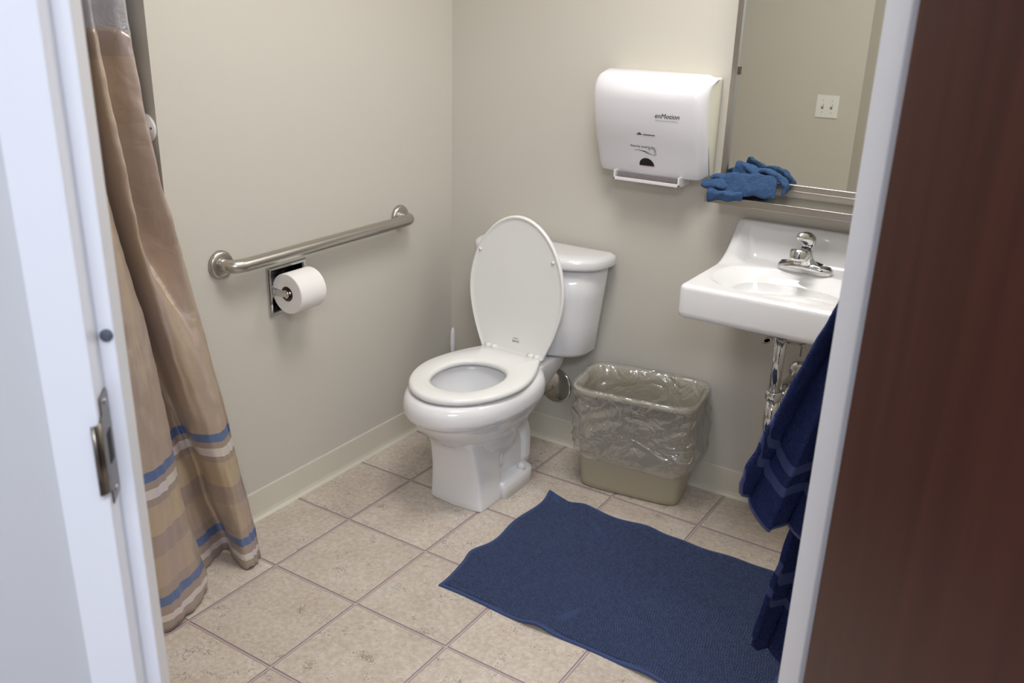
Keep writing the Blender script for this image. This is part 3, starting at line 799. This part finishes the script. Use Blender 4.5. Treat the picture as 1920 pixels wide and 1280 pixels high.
# ------------------------------------------------------------------ shelf and mirror
sx0, sx1 = 1.017, 1.628
sh = thing('steel_shelf', 'stainless steel shelf under the mirror with a folded front lip', 'shelf', (1.32, 0, 1.0))
v, f = join(box(sx0, sx1, -.125, -.0005, 1.0145, 1.017)); mk('tray', v, f, M_steel, sh, smooth=False)
v, f = box(sx0, sx1, -.1265, -.124, .996, 1.0175); mk('front_lip', v, f, M_steel, sh, smooth=False, bev=.0008)
for x in (sx0, sx1-.002):
    v, f = box(x, x+.002, -.125, -.0005, .998, 1.0145); mk('end_lip', v, f, M_steel, sh, smooth=False)
mi = thing('wall_mirror', 'steel framed mirror above the sink and shelf', 'mirror', (1.32, 0, 1.5))
mx0, mx1, mz0, mz1 = 1.020, 1.628, 1.040, 1.955; fwid = .018
v, f = box(mx0+.006, mx1-.006, -.014, -.0005, mz0+.006, mz1-.006); mk('mirror_glass', v, f, M_mirror, mi, smooth=False)
def angle_bar(a, b, axis):
    # channel frame bar: face and side, cross section in the plane normal to axis
    pass
for nm, bx in (('frame_left', box(mx0, mx0+fwid, -.022, -.001, mz0, mz1)), ('frame_right', box(mx1-fwid, mx1, -.022, -.001, mz0, mz1)), ('frame_bottom', box(mx0+fwid, mx1-fwid, -.022, -.001, mz0, mz0+fwid)), ('frame_top', box(mx0+fwid, mx1-fwid, -.022, -.001, mz1-fwid, mz1))):
    mk(nm, bx[0], bx[1], M_steel, mi, smooth=False, bev=.0012)
v, f = box(mx0+fwid-.002, mx0+fwid+.008, -.019, -.0145, 1.352, 1.374); mk('clip', v, f, mat('dull_clip', (96, 92, 78), .4, metal=.6), mi, smooth=False)

# ------------------------------------------------------------------ sink
SX = 1.333; ZR = .836
sink = thing('wall_sink', 'white china wall-hung sink with raised back, under the shelf', 'sink', (SX, -.2, .8))
def sz(X, d):
    e = abs(X)
    sweep = .102*max(0, min(1, (.200-d)/.175))**2.1
    tight = .102*max(0, min(1, (.068-d)/.045))**1.6
    k = sm(.165, .222, e)
    z = ZR+sweep*k+tight*(1-k)
    rx, ry = X/.185, (d-.270)/.128
    r = (abs(rx)**2.6+abs(ry)**2.6)**(1/2.6)
    if r < 1.12:
        z -= .012*sm(1.12, .97, r)+.105*sm(1.0, .25, r)**.75 * 1.0
    dd = min(.2405-e, .452-d)
    if dd < .014: z -= .014-math.sqrt(max(0, .014**2-(.014-dd)**2))
    return z
nx_, ny_ = 96, 90
gx = sorted(set([-.2405+.481*i/nx_ for i in range(nx_+1)]+[s*(.2405-q) for s in (-1, 1) for q in (.0008, .002, .0055, .008, .011)]))
gd = sorted(set([.004+.448*i/ny_ for i in range(ny_+1)]+[.452-q for q in (.0008, .002, .004, .007, .0095, .012)]))
def corner(X, d):       # round the two front corners in plan
    r = .022; ax = abs(X); ox, od = .2405-r, .452-r
    if ax > ox and d > od:
        a, b = (ax-ox)/r, (d-od)/r; m = max(a, b); l = math.hypot(a, b)
        if l > 0: a, b = a*m/l, b*m/l
        return math.copysign(ox+a*r, X), od+b*r
    return X, d
V = []; F = []
for d in gd:
    for X in gx:
        x2, d2 = corner(X, d); V.append((SX+x2, -d2, sz(X, d)))
nn = len(gx)
for j in range(len(gd)-1):
    for i in range(nn-1): F.append((j*nn+i, j*nn+i+1, (j+1)*nn+i+1, (j+1)*nn+i))
# skirt
per = [i for i in range(nn)]+[j*nn+nn-1 for j in range(1, len(gd))]+[(len(gd)-1)*nn+i for i in range(nn-2, -1, -1)]+[j*nn for j in range(len(gd)-2, 0, -1)]
b0 = len(V)
cxs = Vector((SX, -.22, 0))
for lev, (zz, o) in enumerate([(.762, .000), (.748, .0015), (.744, .006), (.745, .016), (.77, .018)]):
    for q in per:
        p = Vector(V[q]); dx = p.x-SX; dy = p.y+.22
        V.append((SX+dx*(1-o/.2405), -.22+dy*(1-o/.23), zz))
P = len(per); prev = per
for lev in range(5):
    cur = [b0+lev*P+i for i in range(P)]
    for i in range(P): F.append((prev[i], prev[(i+1) % P], cur[(i+1) % P], cur[i]))
    prev = cur
mk('basin', V, F, M_porc, sink)
R = [sring(SX, hw, yf, yb, -.255, z, 2.2, 2.2) for z, hw, yf, yb in [(.80, .195, -.41, -.10), (.75, .180, -.395, -.115), (.735, .150, -.37, -.14), (.718, .10, -.33, -.18), (.712, .04, -.275, -.225)]]
v, f = loft(R); mk('bowl_underside', v, f, M_porc, sink)
v, f = lathe([(0, 0), (.024, 0), (.026, .003), (.02, .004), (.015, .001), (0, .001)], (SX, -.262, .7265), n=28); mk('drain_ring', v, f, M_chrome, sink)

# drain pipe
dp = thing('drain_pipe', 'chrome drain pipe and trap hanging under the sink', 'pipe', (SX, -.262, .6))
v, f = lathe([(0, .50), (.0165, .50), (.0165, .72), (0, .72)], (SX, -.262, 0), n=24); mk('tailpiece', v, f, M_chrome, dp)
v, f = lathe([(0, .685), (.028, .685), (.028, .697), (.024, .712), (0, .712)], (SX, -.262, 0), n=8); mk('flange_nut', v, f, M_steel, dp)
v, f = lathe([(0, .492), (.022, .492), (.0235, .497), (.0235, .515), (.021, .521), (0, .521)], (SX, -.262, 0), n=10); mk('slip_nut', v, f, M_chrome, dp)
path = [(SX, -.262, .49), (SX, -.262, .43)]+arc((SX, -.262, .42), (SX, -.262, .375), (SX, -.215, .375), 6)+arc((SX, -.205, .375), (SX, -.165, .375), (SX, -.165, .42), 6)+[(SX, -.165, .45)]+arc((SX, -.165, .46), (SX, -.165, .49), (SX, -.13, .49), 5)+[(SX, -.002, .49)]
v, f = tube(path, .0185, 20); mk('trap', v, f, M_chrome, dp)
v, f = lathe([(0, 0), (.035, 0), (.033, .006), (.02, .01), (0, .01)], (SX, -.0005, .49), (0, -1, 0), 28); mk('escutcheon', v, f, M_chrome, dp)
v, f = join(tube([(SX+.014, -.25, .665), (SX+.055, -.235, .662)], .003, 8), tube([(SX+.052, -.236, .715), (SX+.052, -.236, .628)], .0028, 8), lathe([(0, 0), (.006, 0), (.006, .012), (0, .012)], (SX+.05, -.237, .6615), (1, .3, 0), 10)); mk('pop_up_rod', v, f, M_steel, dp)
v, f = xf(lathe([(.0065, -.002), (.011, -.002), (.011, .002), (.0065, .002), (.0065, -.002)], (0, 0, 0), n=20), lambda p: Vector((SX-.034+p.x*1.35, -.275+p.z, .668+p.y*.9+(p.x*.5))))
mk('tab', v, f, M_steel, dp)
sv = thing('stop_valve', 'small chrome shut-off valve with supply tube behind the drain pipe', 'valve', (SX+.06, 0, .56))
v, f = join(lathe([(0, 0), (.028, 0), (.026, .006), (0, .008)], (SX+.06, -.0005, .56), (0, -1, 0), 24), tube([(SX+.06, -.004, .56), (SX+.06, -.075, .56)], .009, 12), tube([(SX+.06, -.065, .545), (SX+.06, -.065, .595)], .010, 12)); mk('body', v, f, M_chrome, sv)
v, f = xf(lathe([(0, 0), (.018, 0), (.018, .012), (0, .012)], (0, 0, 0), n=20), lambda p: Vector((SX+.06+p.x*.6, -.082-p.z, .56+p.y*1.3))); mk('handle', v, f, M_chrome, sv)
v, f = tube(catmull([(SX+.06, -.065, .59), (SX+.064, -.07, .64), (SX+.055, -.09, .69), (SX+.05, -.11, .76)], 4), .005, 10); mk('supply_tube', v, f, M_steel, sv)

# faucet
FY, FZ = -.118, .838
fa = thing('faucet', 'chrome single-lever faucet on the back ledge of the sink', 'faucet', (SX, FY, FZ))
R = []
for z, hx, hy in [(0, .077, .026), (.012, .078, .027), (.019, .073, .022), (.0215, .064, .017)]:
    R.append([Vector((SX+hx*math.copysign(abs(math.cos(a))**(2/3.2), math.cos(a)), FY+hy*math.copysign(abs(math.sin(a))**(2/2.4), math.sin(a)), FZ+z+.010*max(0, 1-abs(math.cos(a))*1.2)*(z > .01))) for a in [2*PI*k/48 for k in range(48)]])
v, f = loft(R); mk('base_plate', v, f, M_chrome, fa)
for s in (-1, 1):
    v, f = xf(lathe([(0, 0), (.016, 0), (.013, .002), (0, .001)], (0, 0, 0), n=24), lambda p: Vector((SX+s*.050+p.x*1.35, FY+p.y*.75, FZ+.0215+p.z))); mk('inset', v, f, M_dkchrome, fa)
R = []
for z, hx, hy, oy in [(.008, .044, .026, 0), (.022, .038, .024, -.002), (.036, .024, .021, -.006), (.050, .019, .021, -.012), (.062, .017, .020, -.016), (.068, .012, .014, -.016)]:
    R.append([Vector((SX+hx*math.cos(a), FY+oy+hy*math.sin(a), FZ+z)) for a in [2*PI*k/32 for k in range(32)]])
v, f = loft(R); mk('body', v, f, M_chrome, fa)
sp0 = [(SX, FY-.005, FZ+.044), (SX, FY-.03, FZ+.056), (SX, FY-.055, FZ+.060), (SX-.0, FY-.075, FZ+.060)]
v, f = tube(sp0, [.018, .017, .017, .016], 20); mk('spout', v, f, M_chrome, fa)
v, f = lathe([(0, 0), (.0165, 0), (.0235, .002), (.0245, .005), (.0245, .026), (.022, .030), (0, .0315)], (SX-.002, FY-.080, FZ+.048), (0, .12, 1), 32); mk('spout_head', v, f, M_chrome, fa)
v, f = lathe([(0, 0), (.010, 0), (.0105, .01), (0, .01)], (SX-.002, FY-.081, FZ+.039), (0, .1, 1), 20); mk('aerator', v, f, M_steel, fa)
v, f = lathe([(0, 0), (.0135, 0), (.0135, .007), (0, .007)], (SX, FY-.016, FZ+.066), n=20); mk('collar', v, f, M_dkchrome, fa)
hpth = catmull([(SX, FY-.014, FZ+.070), (SX+.002, FY-.010, FZ+.082), (SX+.002, FY-.014, FZ+.094), (SX-.002, FY-.028, FZ+.103), (SX-.012, FY-.048, FZ+.106), (SX-.015, FY-.056, FZ+.105)], 4)
rads = [float(np.interp(i/(len(hpth)-1), [0, .2, .4, .6, .85, 1], [.012, .019, .021, .017, .011, .006])) for i in range(len(hpth))]
v, f = tube(hpth, rads, 24); mk('lever', v, f, M_chrome, fa)

# ------------------------------------------------------------------ wash cloths on the shelf
def slabcloth(path, width_dir, wa, wb, thick, seedv=0, nseg=40, curl=0):
    """a folded strip of terry: path = centre line, width interpolated, flat oval section with soft lumps"""
    P = catmull(path, 14); rings = []
    wd = Vector(width_dir).normalized(); N_ = len(P)
    for i, p in enumerate(P):
        t = i/(N_-1); d = (P[min(i+1, N_-1)]-P[max(i-1, 0)]).normalized()
        nrm = wd.cross(d).normalized(); w2 = wa+(wb-wa)*t; endk = math.sqrt(max(0, 1-(2*t-1)**8))
        ring = []
        for k in range(nseg):
            a = 2*PI*k/nseg; c, s = math.cos(a), math.sin(a)
            x = math.copysign(abs(c)**.55, c)*w2/2*(.8+.2*endk); y = math.copysign(abs(s)**.8, s)*thick/2*max(.15, endk)
            q = p+wd*x+nrm*y
            q += nrm*(.0045*noise.noise(q*45+Vector((seedv, 0, 0)))+.0016*noise.noise(q*190))+wd*.006*noise.noise(q*34+Vector((0, seedv, 0)))
            ring.append(q)
        rings.append(ring)
    return loft(rings)
ZS = 1.018
def raise_(pts, dz=0): return [(a, b, c+dz) for a, b, c in pts]
cl1 = thing('wash_cloth', 'folded blue terry wash cloth lying on the left end of the steel shelf', 'cloth', (1.09, -.08, ZS))
# front drape: broad fold hanging a little over the shelf lip
def cpart(name, path, wdir, wa, wb, th, sd):
    v, f = slabcloth(path, wdir, wa, wb, th, sd); mk(name, v, f, M_cloth, cl1, sub=1)
cpart('front_fold', [(1.066, -.110, ZS+.034), (1.10, -.114, ZS+.036), (1.15, -.104, ZS+.040), (1.195, -.092, ZS+.036), (1.214, -.090, ZS+.030)], (.10, -.42, -.9), .078, .060, .018, 1)
cpart('rolled_edge', [(1.000, -.112, ZS+.027), (1.02, -.114, ZS+.031), (1.05, -.112, ZS+.035), (1.085, -.108, ZS+.038)], (0, -.8, -.5), .022, .055, .018, 4)
cpart('lower_roll', [(1.030, -.141, ZS+.000), (1.05, -.142, ZS+.004), (1.09, -.141, ZS+.006), (1.135, -.137, ZS+.012)], (0, -.30, .95), .036, .028, .024, 9)
cpart('side_roll', [(1.020, -.115, ZS+.016), (1.04, -.118, ZS+.020), (1.08, -.116, ZS+.024)], (0, -.7, .6), .024, .03, .018, 17)
cpart('upper_roll', [(1.016, -.088, ZS+.042), (1.045, -.088, ZS+.050), (1.09, -.082, ZS+.056)], (0, -.9, -.1), .026, .05, .013, 13)
cpart('under_fold', [(1.03, -.068, ZS+.018), (1.08, -.066, ZS+.020), (1.14, -.064, ZS+.020), (1.185, -.062, ZS+.018)], (0, 1, 0), .07, .07, .024, 21)
cpart('raised_corner', [(1.098, -.068, ZS+.036), (1.092, -.066, ZS+.065), (1.089, -.062, ZS+.098)], (1, .1, .12), .062, .020, .016, 31)
cpart('back_ridge', [(1.090, -.060, ZS+.093), (1.115, -.056, ZS+.080), (1.145, -.052, ZS+.066), (1.165, -.055, ZS+.045)], (0, 1, .3), .022, .05, .013, 37)
cpart('back_fold', [(1.130, -.046, ZS+.070), (1.165, -.045, ZS+.074), (1.200, -.045, ZS+.064), (1.228, -.046, ZS+.038), (1.226, -.050, ZS+.016)], (0, 1, .1), .03, .036, .014, 41)

# ------------------------------------------------------------------ shower curtain
lv = [0, .06, .12, .2, .3, .4, .5, .65, .8, .95, 1.1, 1.25, 1.4, 1.5]
TB = dict(
 B=[(.169, -1.153), (.160, -1.153), (.150, -1.154), (.138, -1.159), (.122, -1.166), (.108, -1.172), (.093, -1.178), (.072, -1.191), (.052, -1.206), (.031, -1.218), (.012, -1.238), (-.008, -1.246), (-.027, -1.249), (-.032, -1.250)],
 R=[(.182, -1.219), (.177, -1.220), (.169, -1.222), (.159, -1.225), (.146, -1.234), (.135, -1.249), (.124, -1.264), (.107, -1.302), (.091, -1.323), (.076, -1.353), (.060, -1.357), (.045, -1.363), (.030, -1.370), (.025, -1.372)],
 A=[(.118, -1.207), (.117, -1.208), (.110, -1.221), (.101, -1.238), (.091, -1.245), (.081, -1.269), (.071, -1.289), (.057, -1.314), (.043, -1.342), (.029, -1.362), (.015, -1.374), (.002, -1.380), (-.009, -1.386), (-.012, -1.388)],
 Dd=[(.177, -1.347), (.167, -1.341), (.158, -1.346), (.146, -1.357), (.131, -1.368), (.118, -1.363), (.104, -1.360), (.085, -1.362), (.066, -1.372), (.047, -1.392), (.028, -1.405), (.022, -1.41), (.015, -1.412), (.012, -1.412)],
 E=[(.212, -1.422), (.205, -1.423), (.196, -1.424), (.185, -1.420), (.172, -1.415), (.159, -1.416), (.146, -1.425), (.128, -1.428), (.110, -1.434), (.092, -1.440), (.075, -1.445), (.060, -1.448), (.048, -1.450), (.045, -1.450)])
def at(key, z):
    a = TB[key]; return Vector((float(np.interp(z, lv, [p[0] for p in a])), float(np.interp(z, lv, [p[1] for p in a])), 0))
def plan(z):
    B, Rg, A, Dd, E = (at(k, z) for k in ('B', 'R', 'A', 'Dd', 'E'))
    t = min(1, z/1.4)
    m = (B+Rg)/2; k = sm(.62, 1.0, z)
    Mv = m+Vector((.012*(1-k)-.105*k, -.020*k, 0)); Bf = B*(1-.35*(1-k))+(B*.5+Mv*.5)*(.35*(1-k))+Vector((.004+.016*k, -.022*k-.004, 0))
    V1 = A+Vector((-.054-.02*t, .020*(1-t), 0)); V2 = (A*.5+Dd*.5)+Vector((-.062-.03*t, .006, 0)); V3 = Dd+Vector((-.066-.01*t, -.004, 0))
    pts = [B+Vector((-.075, -.035, 0)), B+Vector((-.030, .004-.002, 0)), B, Bf, Mv, Rg, A, V1, V2, V3, Dd, E, E+Vector((.022*(1-t), -.085*(1-t)-.025*t, 0)), E+Vector((-.03, -.15*(1-t)-.055*t, 0)), E+Vector((-.13*(1-t)-.09*t, -.19*(1-t)-.08*t, 0))]
    y0 = pts[-1].y; yend = -2.30; nf = 6
    for q in range(nf):
        y = y0+(yend-y0)*(q+.5)/nf
        pts.append(Vector((.02+(.14 if q % 2 == 0 else .0)*(1-.45*t)-.04*t, y, 0)))
    return pts
sc_ = thing('shower_curtain', 'tan satin shower curtain with blue and white stripes at the left', 'curtain', (.05, -1.6, 1.9))
def curtain_grid(zl, name, m, ztop=None):
    rows = []
    for z in zl:
        cur = catmull(plan(z), 9)
        rows.append([Vector((p.x, p.y, z)) for p in cur])
    out = []
    for z, row in zip(zl, rows):
        r = []
        for i, p in enumerate(row):
            q = Vector((p.x, p.y*3, p.z*2.2))
            d = .0045*noise.noise(q*7)+.003*noise.noise(q*17+Vector((3, 1, 2)))+.0075*(.5-abs(noise.noise(Vector((i*.21+p.z*1.3, p.z*1.4, 4.2))))*2.0)
            zz = p.z
            if ztop and z > ztop-.25: zz = p.z-.009*math.sin(i*.35)*((z-ztop+.25)/.25)
            if z < .02: zz = max(.003, p.z+.004+.004*math.sin(i*.5))
            r.append(Vector((p.x+d, p.y, zz)))
        out.append(r)
    v, f = loft(out, closed=False)
    o = mk(name, v, f, m, sc_, solid=(.0012 if ztop else 0))
    return o, v
zl = [.002+i*.0135 for i in range(108)]
cf, vv = curtain_grid(zl, 'fabric', M_curtain, 1.45)
uv = cf.data.uv_layers.new(name='UVMap')
for l in cf.data.loops:
    p = vv[l.vertex_index]; uv.data[l.index].uv = (p.y, p.z)
zl2 = [1.436+i*.03 for i in range(20)]
sp_, _ = curtain_grid(zl2, 'sheer_panel', M_sheer)
rod = thing('curtain_rod', 'white shower curtain rod above the tan curtain', 'curtain rod', (.0, -1.79, 2.045))
v, f = tube([(.0, -1.221, 2.045), (.0, YF+.001, 2.045)], .0125, 16); mk('pole', v, f, M_lip, rod)
for k in range(10):
    y = -1.27-k*.11
    v, f = lathe([(.021, -.0015), (.024, -.0015), (.024, .0015), (.021, .0015), (.021, -.0015)], (0, y, 2.038), (0, 1, 0), 20); mk('ring', v, f, M_lip, rod)

# shower wall fitting
sf = thing('wall_flange', 'white round flange with screws on the shower wall beside the curtain', 'flange', (-.028, -1.22, 1.213))
v, f = lathe([(0, 0), (.036, 0), (.036, .004), (.033, .007), (.017, .0085), (.014, .012), (.0135, .045), (0, .045)], (-.038, -1.2205, 1.213), (0, -1, 0), 36); mk('disc', v, f, M_lip, sf)
for a in (.1, 1.9, 4.1):
    v, f = lathe([(0, 0), (.004, 0), (.003, .0015), (0, .002)], (-.038+.0245*math.cos(a), -1.2275, 1.213+.0245*math.sin(a)), (0, -1, 0), 10); mk('screw', v, f, M_dkchrome, sf)

# ------------------------------------------------------------------ bath mat
mx_a, mx_b, my_a, my_b = .668, 1.585, -.965, -.353
NX, NY = 540, 380
def mat_edge(x, y):
    return x, y
V = np.zeros((NY, NX, 3))
xs_ = np.linspace(0, 1, NX); ys_ = np.linspace(0, 1, NY)
Xg, Yg = np.meshgrid(xs_, ys_)
LX, LY = mx_b-mx_a, my_b-my_a
wx = mx_a+Xg*LX; wy = my_a+Yg*LY
# wavy edges
wy = wy+(Yg**4)*(.003*np.sin(Xg*17+1.2)-.014*np.exp(-((Xg-.10)/.035)**2)+.0025*np.sin(Xg*39))+((1-Yg)**6)*(.004*np.sin(Xg*14+.4))
wx = wx+((1-Xg)**5)*(.006*np.sin(Yg*15+1)+.012*np.exp(-((Yg-.30)/.06)**2)*-1)
ed = np.minimum.reduce([Xg*LX, (1-Xg)*LX, Yg*LY, (1-Yg)*LY])
hem = ed < .009
# pile: rows of bobbles
pitch_ = .0072
cu = (wx/pitch_); cv_ = (wy/pitch_)
row = np.floor(cv_)
off = np.sin(row*12.9898)*43758.5453; off = off-np.floor(off)
cu2 = cu+off
cellx = np.floor(cu2); hsh = np.sin(cellx*78.233+row*37.719)*43758.5453; hsh = hsh-np.floor(hsh)
fx = (cu2-cellx-.5)*2; fy = (cv_-row-.5)*2
bob = np.clip(1-(fx*fx+fy*fy)*.72, 0, 1)**.7*(.78+.32*hsh)
pile = .0030+.0078*bob
hemh = .0042+.0018*np.sqrt(np.clip(1-((ed-.0045)/.0045)**2, 0, 1))
h = np.where(hem, hemh, pile*np.clip((ed-.009)/.006, .55, 1))
h = np.where(ed < .0004, .0012, h)
# soft undulation of the whole mat, lifted spots at edges
und = .0026*(1+np.sin(wx*21+wy*7))*.5+.0022*(1+np.sin(wy*26-wx*9))*.5
lift = .015*np.exp(-(((Xg-.36)/.045)**2+((Yg-0)/.09)**2))+.010*np.exp(-(((Xg-.70)/.05)**2+((Yg)/.08)**2))+.012*np.exp(-(((Xg-.14)/.06)**2+((Yg-1)/.12)**2))+.014*np.exp(-(((Xg)/.03)**2+((Yg-1)/.05)**2))+.006*np.exp(-(((Xg-.4)/.05)**2+((Yg-1)/.1)**2))+.006*np.exp(-((Xg/.05)**2+((Yg-.35)/.09)**2))
z = h+und*np.clip(ed/.05, 0, 1)+lift
V[..., 0] = wx; V[..., 1] = wy; V[..., 2] = z
org = np.array([1.13, -.66, 0])
top = (V.reshape(-1, 3)-org)
me = bpy.data.meshes.new('bath_mat')
idx = np.arange(NX*NY).reshape(NY, NX)
q = np.stack([idx[:-1, :-1], idx[:-1, 1:], idx[1:, 1:], idx[1:, :-1]], -1).reshape(-1, 4)
bot = top.copy(); bot[:, 2] = (lift.reshape(-1)*.97)+.0006
# bottom only along the border ring plus one big quad strip: reuse coarse grid
per_idx = np.concatenate([idx[0, :], idx[1:, -1], idx[-1, -2::-1], idx[-2:0:-1, 0]])
pb_ = bot[per_idx]; n0 = len(top); m_ = len(per_idx)
sides = np.array([[per_idx[(i+1) % m_], per_idx[i], n0+i, n0+(i+1) % m_] for i in range(m_)])
cen = np.array([[0, 0, .0006]])
verts = np.concatenate([top, pb_, cen]); quads = np.concatenate([q, sides])
tris = [(n0+(i+1) % m_, n0+i, n0+m_) for i in range(m_)]
me.from_pydata(verts.tolist(), [], quads.tolist()+tris)
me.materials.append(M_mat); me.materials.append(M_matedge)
hq = hem[:-1, :-1].reshape(-1)
mi_ = np.zeros(len(me.polygons), dtype=np.int32); mi_[:len(q)] = hq; mi_[len(q):] = 1
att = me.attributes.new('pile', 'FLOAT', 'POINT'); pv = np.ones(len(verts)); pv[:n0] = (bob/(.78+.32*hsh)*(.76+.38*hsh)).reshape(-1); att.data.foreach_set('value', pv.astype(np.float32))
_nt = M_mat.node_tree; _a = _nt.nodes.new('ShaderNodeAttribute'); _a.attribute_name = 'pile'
_m = _nt.nodes.new('ShaderNodeMix'); _m.data_type = 'RGBA'; _m.inputs['A'].default_value = lin((34, 40, 60)); _m.inputs['B'].default_value = lin((74, 86, 118))  # tone varies per bobble; gaps coloured darker to put shade between them
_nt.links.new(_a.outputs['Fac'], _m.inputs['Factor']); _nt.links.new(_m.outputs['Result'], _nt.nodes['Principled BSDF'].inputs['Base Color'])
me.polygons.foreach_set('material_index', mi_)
me.polygons.foreach_set('use_smooth', np.ones(len(me.polygons), dtype=bool))
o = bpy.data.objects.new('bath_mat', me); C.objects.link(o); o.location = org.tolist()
tag(o, 'navy blue bobbled bath mat lying on the tan tile floor', 'bath mat')

# ------------------------------------------------------------------ bath towel on a hook at the right
hk = thing('towel_hook', 'chrome hook on the right wall holding the navy towel', 'hook', (XM, -1.09, 1.335))
v, f = join(lathe([(0, 0), (.022, 0), (.021, .006), (0, .008)], (XM-.0005, -1.09, 1.350), (-1, 0, 0), 24), tube(catmull([(XM-.005, -1.09, 1.350), (XM-.03, -1.09, 1.338), (XM-.045, -1.09, 1.342), (XM-.05, -1.09, 1.370)], 5), [.006]*16, 12)); mk('arm', v, f, M_chrome, hk)
tw = thing('bath_towel', 'navy blue terry bath towel hanging behind the right door frame', 'towel', (1.70, -1.09, 1.46))
Hk = Vector((1.760, -1.09, 1.345))
def towel_sheet(name, bcurve, y0, amp, freq, ph, NU=90, NV=110, band=None):
    bx = [b[0] for b in bcurve]; rows = []
    for j in range(NV+1):
        vv_ = j/NV; row = []
        for i in range(NU+1):
            u = i/NU
            bxx = float(np.interp(u, bx, [b[1] for b in bcurve])); bz = float(np.interp(u, bx, [b[2] for b in bcurve]))
            topx = Hk.x-.012+.03*u
            s = vv_
            sag = math.sin(PI*min(1, s))*.012*(1-u)
            x = topx+(bxx-topx)*(s**.96)-sag*0
            z = Hk.z+(bz-Hk.z)*s
            yy = y0+amp*(1-2*abs(math.sin(freq*u*PI*.5+ph+.5*s))**.8)*sm(0, .5, s)+.12*amp*math.sin(9*u+5*s)
            x += .012*math.sin(freq*u*PI*1.0+ph+1.3)*s*(u > .02)
            p = Vector((min(x, XM-.012), yy, z))
            p.y += .004*noise.noise(p*22); p.x += .003*noise.noise(p*25+Vector((5, 5, 5)))
            row.append(p)
        rows.append(row)
    v, f = loft(rows, closed=False)
    fm = None
    if band:
        fm = []
        for j in range(NV):
            for i in range(NU):
                t = j/NV; fm.append(1 if any(a < t < b for a, b in band) else 0)
    return mk(name, v, f, [M_towel, M_band], tw, solid=.0085, fmats=fm)
towel_sheet('near_fold', [(0, 1.528, .700), (.04, 1.524, .665), (.10, 1.528, .630), (.2, 1.545, .603), (.32, 1.570, .590), (.45, 1.585, .588), (.7, 1.65, .585), (1, 1.73, .58)], -1.080, .034, 4.6, 1.5, band=[(.795, .822), (.862, .886), (.985, 1)])
towel_sheet('far_fold', [(0, 1.572, .305), (.05, 1.574, .275), (.15, 1.588, .252), (.3, 1.615, .246), (1, 1.74, .25)], -1.025, .026, 4.0, 1.1, band=[(.80, .83), (.87, .89)])

# ------------------------------------------------------------------ switch plate on the front wall (seen in the mirror)
sw = thing('light_switch', 'white double light switch plate, seen reflected in the mirror', 'switch', (.702, YF, 1.056))
v, f = box(.644, .760, YF+.0005, YF+.006, 1.000, 1.114); mk('plate', v, f, M_switch, sw, smooth=False, bev=.002)
for x in (.679, .725):
    v, f = box(x-.0055, x+.0055, YF+.006, YF+.0072, 1.044, 1.070); t_ = mk('toggle_frame', v, f, M_lipgrey, sw, smooth=False)
    v, f = xf(box(-.004, .004, 0, .013, -.006, .006), lambda p: Vector((x+p.x, YF+.006+p.y, 1.059+p.z+p.y*.5))); mk('toggle', v, f, M_switch, sw, smooth=False)
    for z in (1.027, 1.087):
        v, f = lathe([(0, 0), (.003, 0), (.0025, .001), (0, .0012)], (x, YF+.006, z), (0, 1, 0), 10); mk('screw', v, f, M_steel, sw)

# ------------------------------------------------------------------ lamps' fixtures (above the frame)
cl = thing('ceiling_light', 'square white ceiling light panel in the middle of the room', 'ceiling light', (1.06, -1.02, H))
v, f = box(.76, 1.36, -1.32, -.72, 2.425, H-.0005); mk('tray', v, f, M_lip, cl, smooth=False, bev=.004)
v, f = box(.78, 1.34, -1.30, -.74, 2.420, 2.426); mk('diffuser', v, f, M_lamp, cl, smooth=False)
vl = thing('vanity_light', 'long white light bar on the back wall above the mirror', 'wall light', (1.33, 0, 2.12))
v, f = box(1.02, 1.64, -.10, -.0005, 2.11, 2.17); mk('housing', v, f, M_lip, vl, smooth=False, bev=.006)
v, f = box(1.04, 1.62, -.105, -.03, 2.10, 2.112); mk('diffuser', v, f, M_lamp, vl, smooth=False)
kl = thing('corridor_light', 'white ceiling light panel in the corridor outside the door', 'ceiling light', (2.35, -3.10, H))
v, f = box(1.80, 2.90, -3.38, -2.82, 2.425, H-.0005); mk('tray', v, f, M_lip, kl, smooth=False, bev=.004)
v, f = box(1.82, 2.88, -3.36, -2.84, 2.420, 2.426); mk('diffuser', v, f, M_lamp, kl, smooth=False)
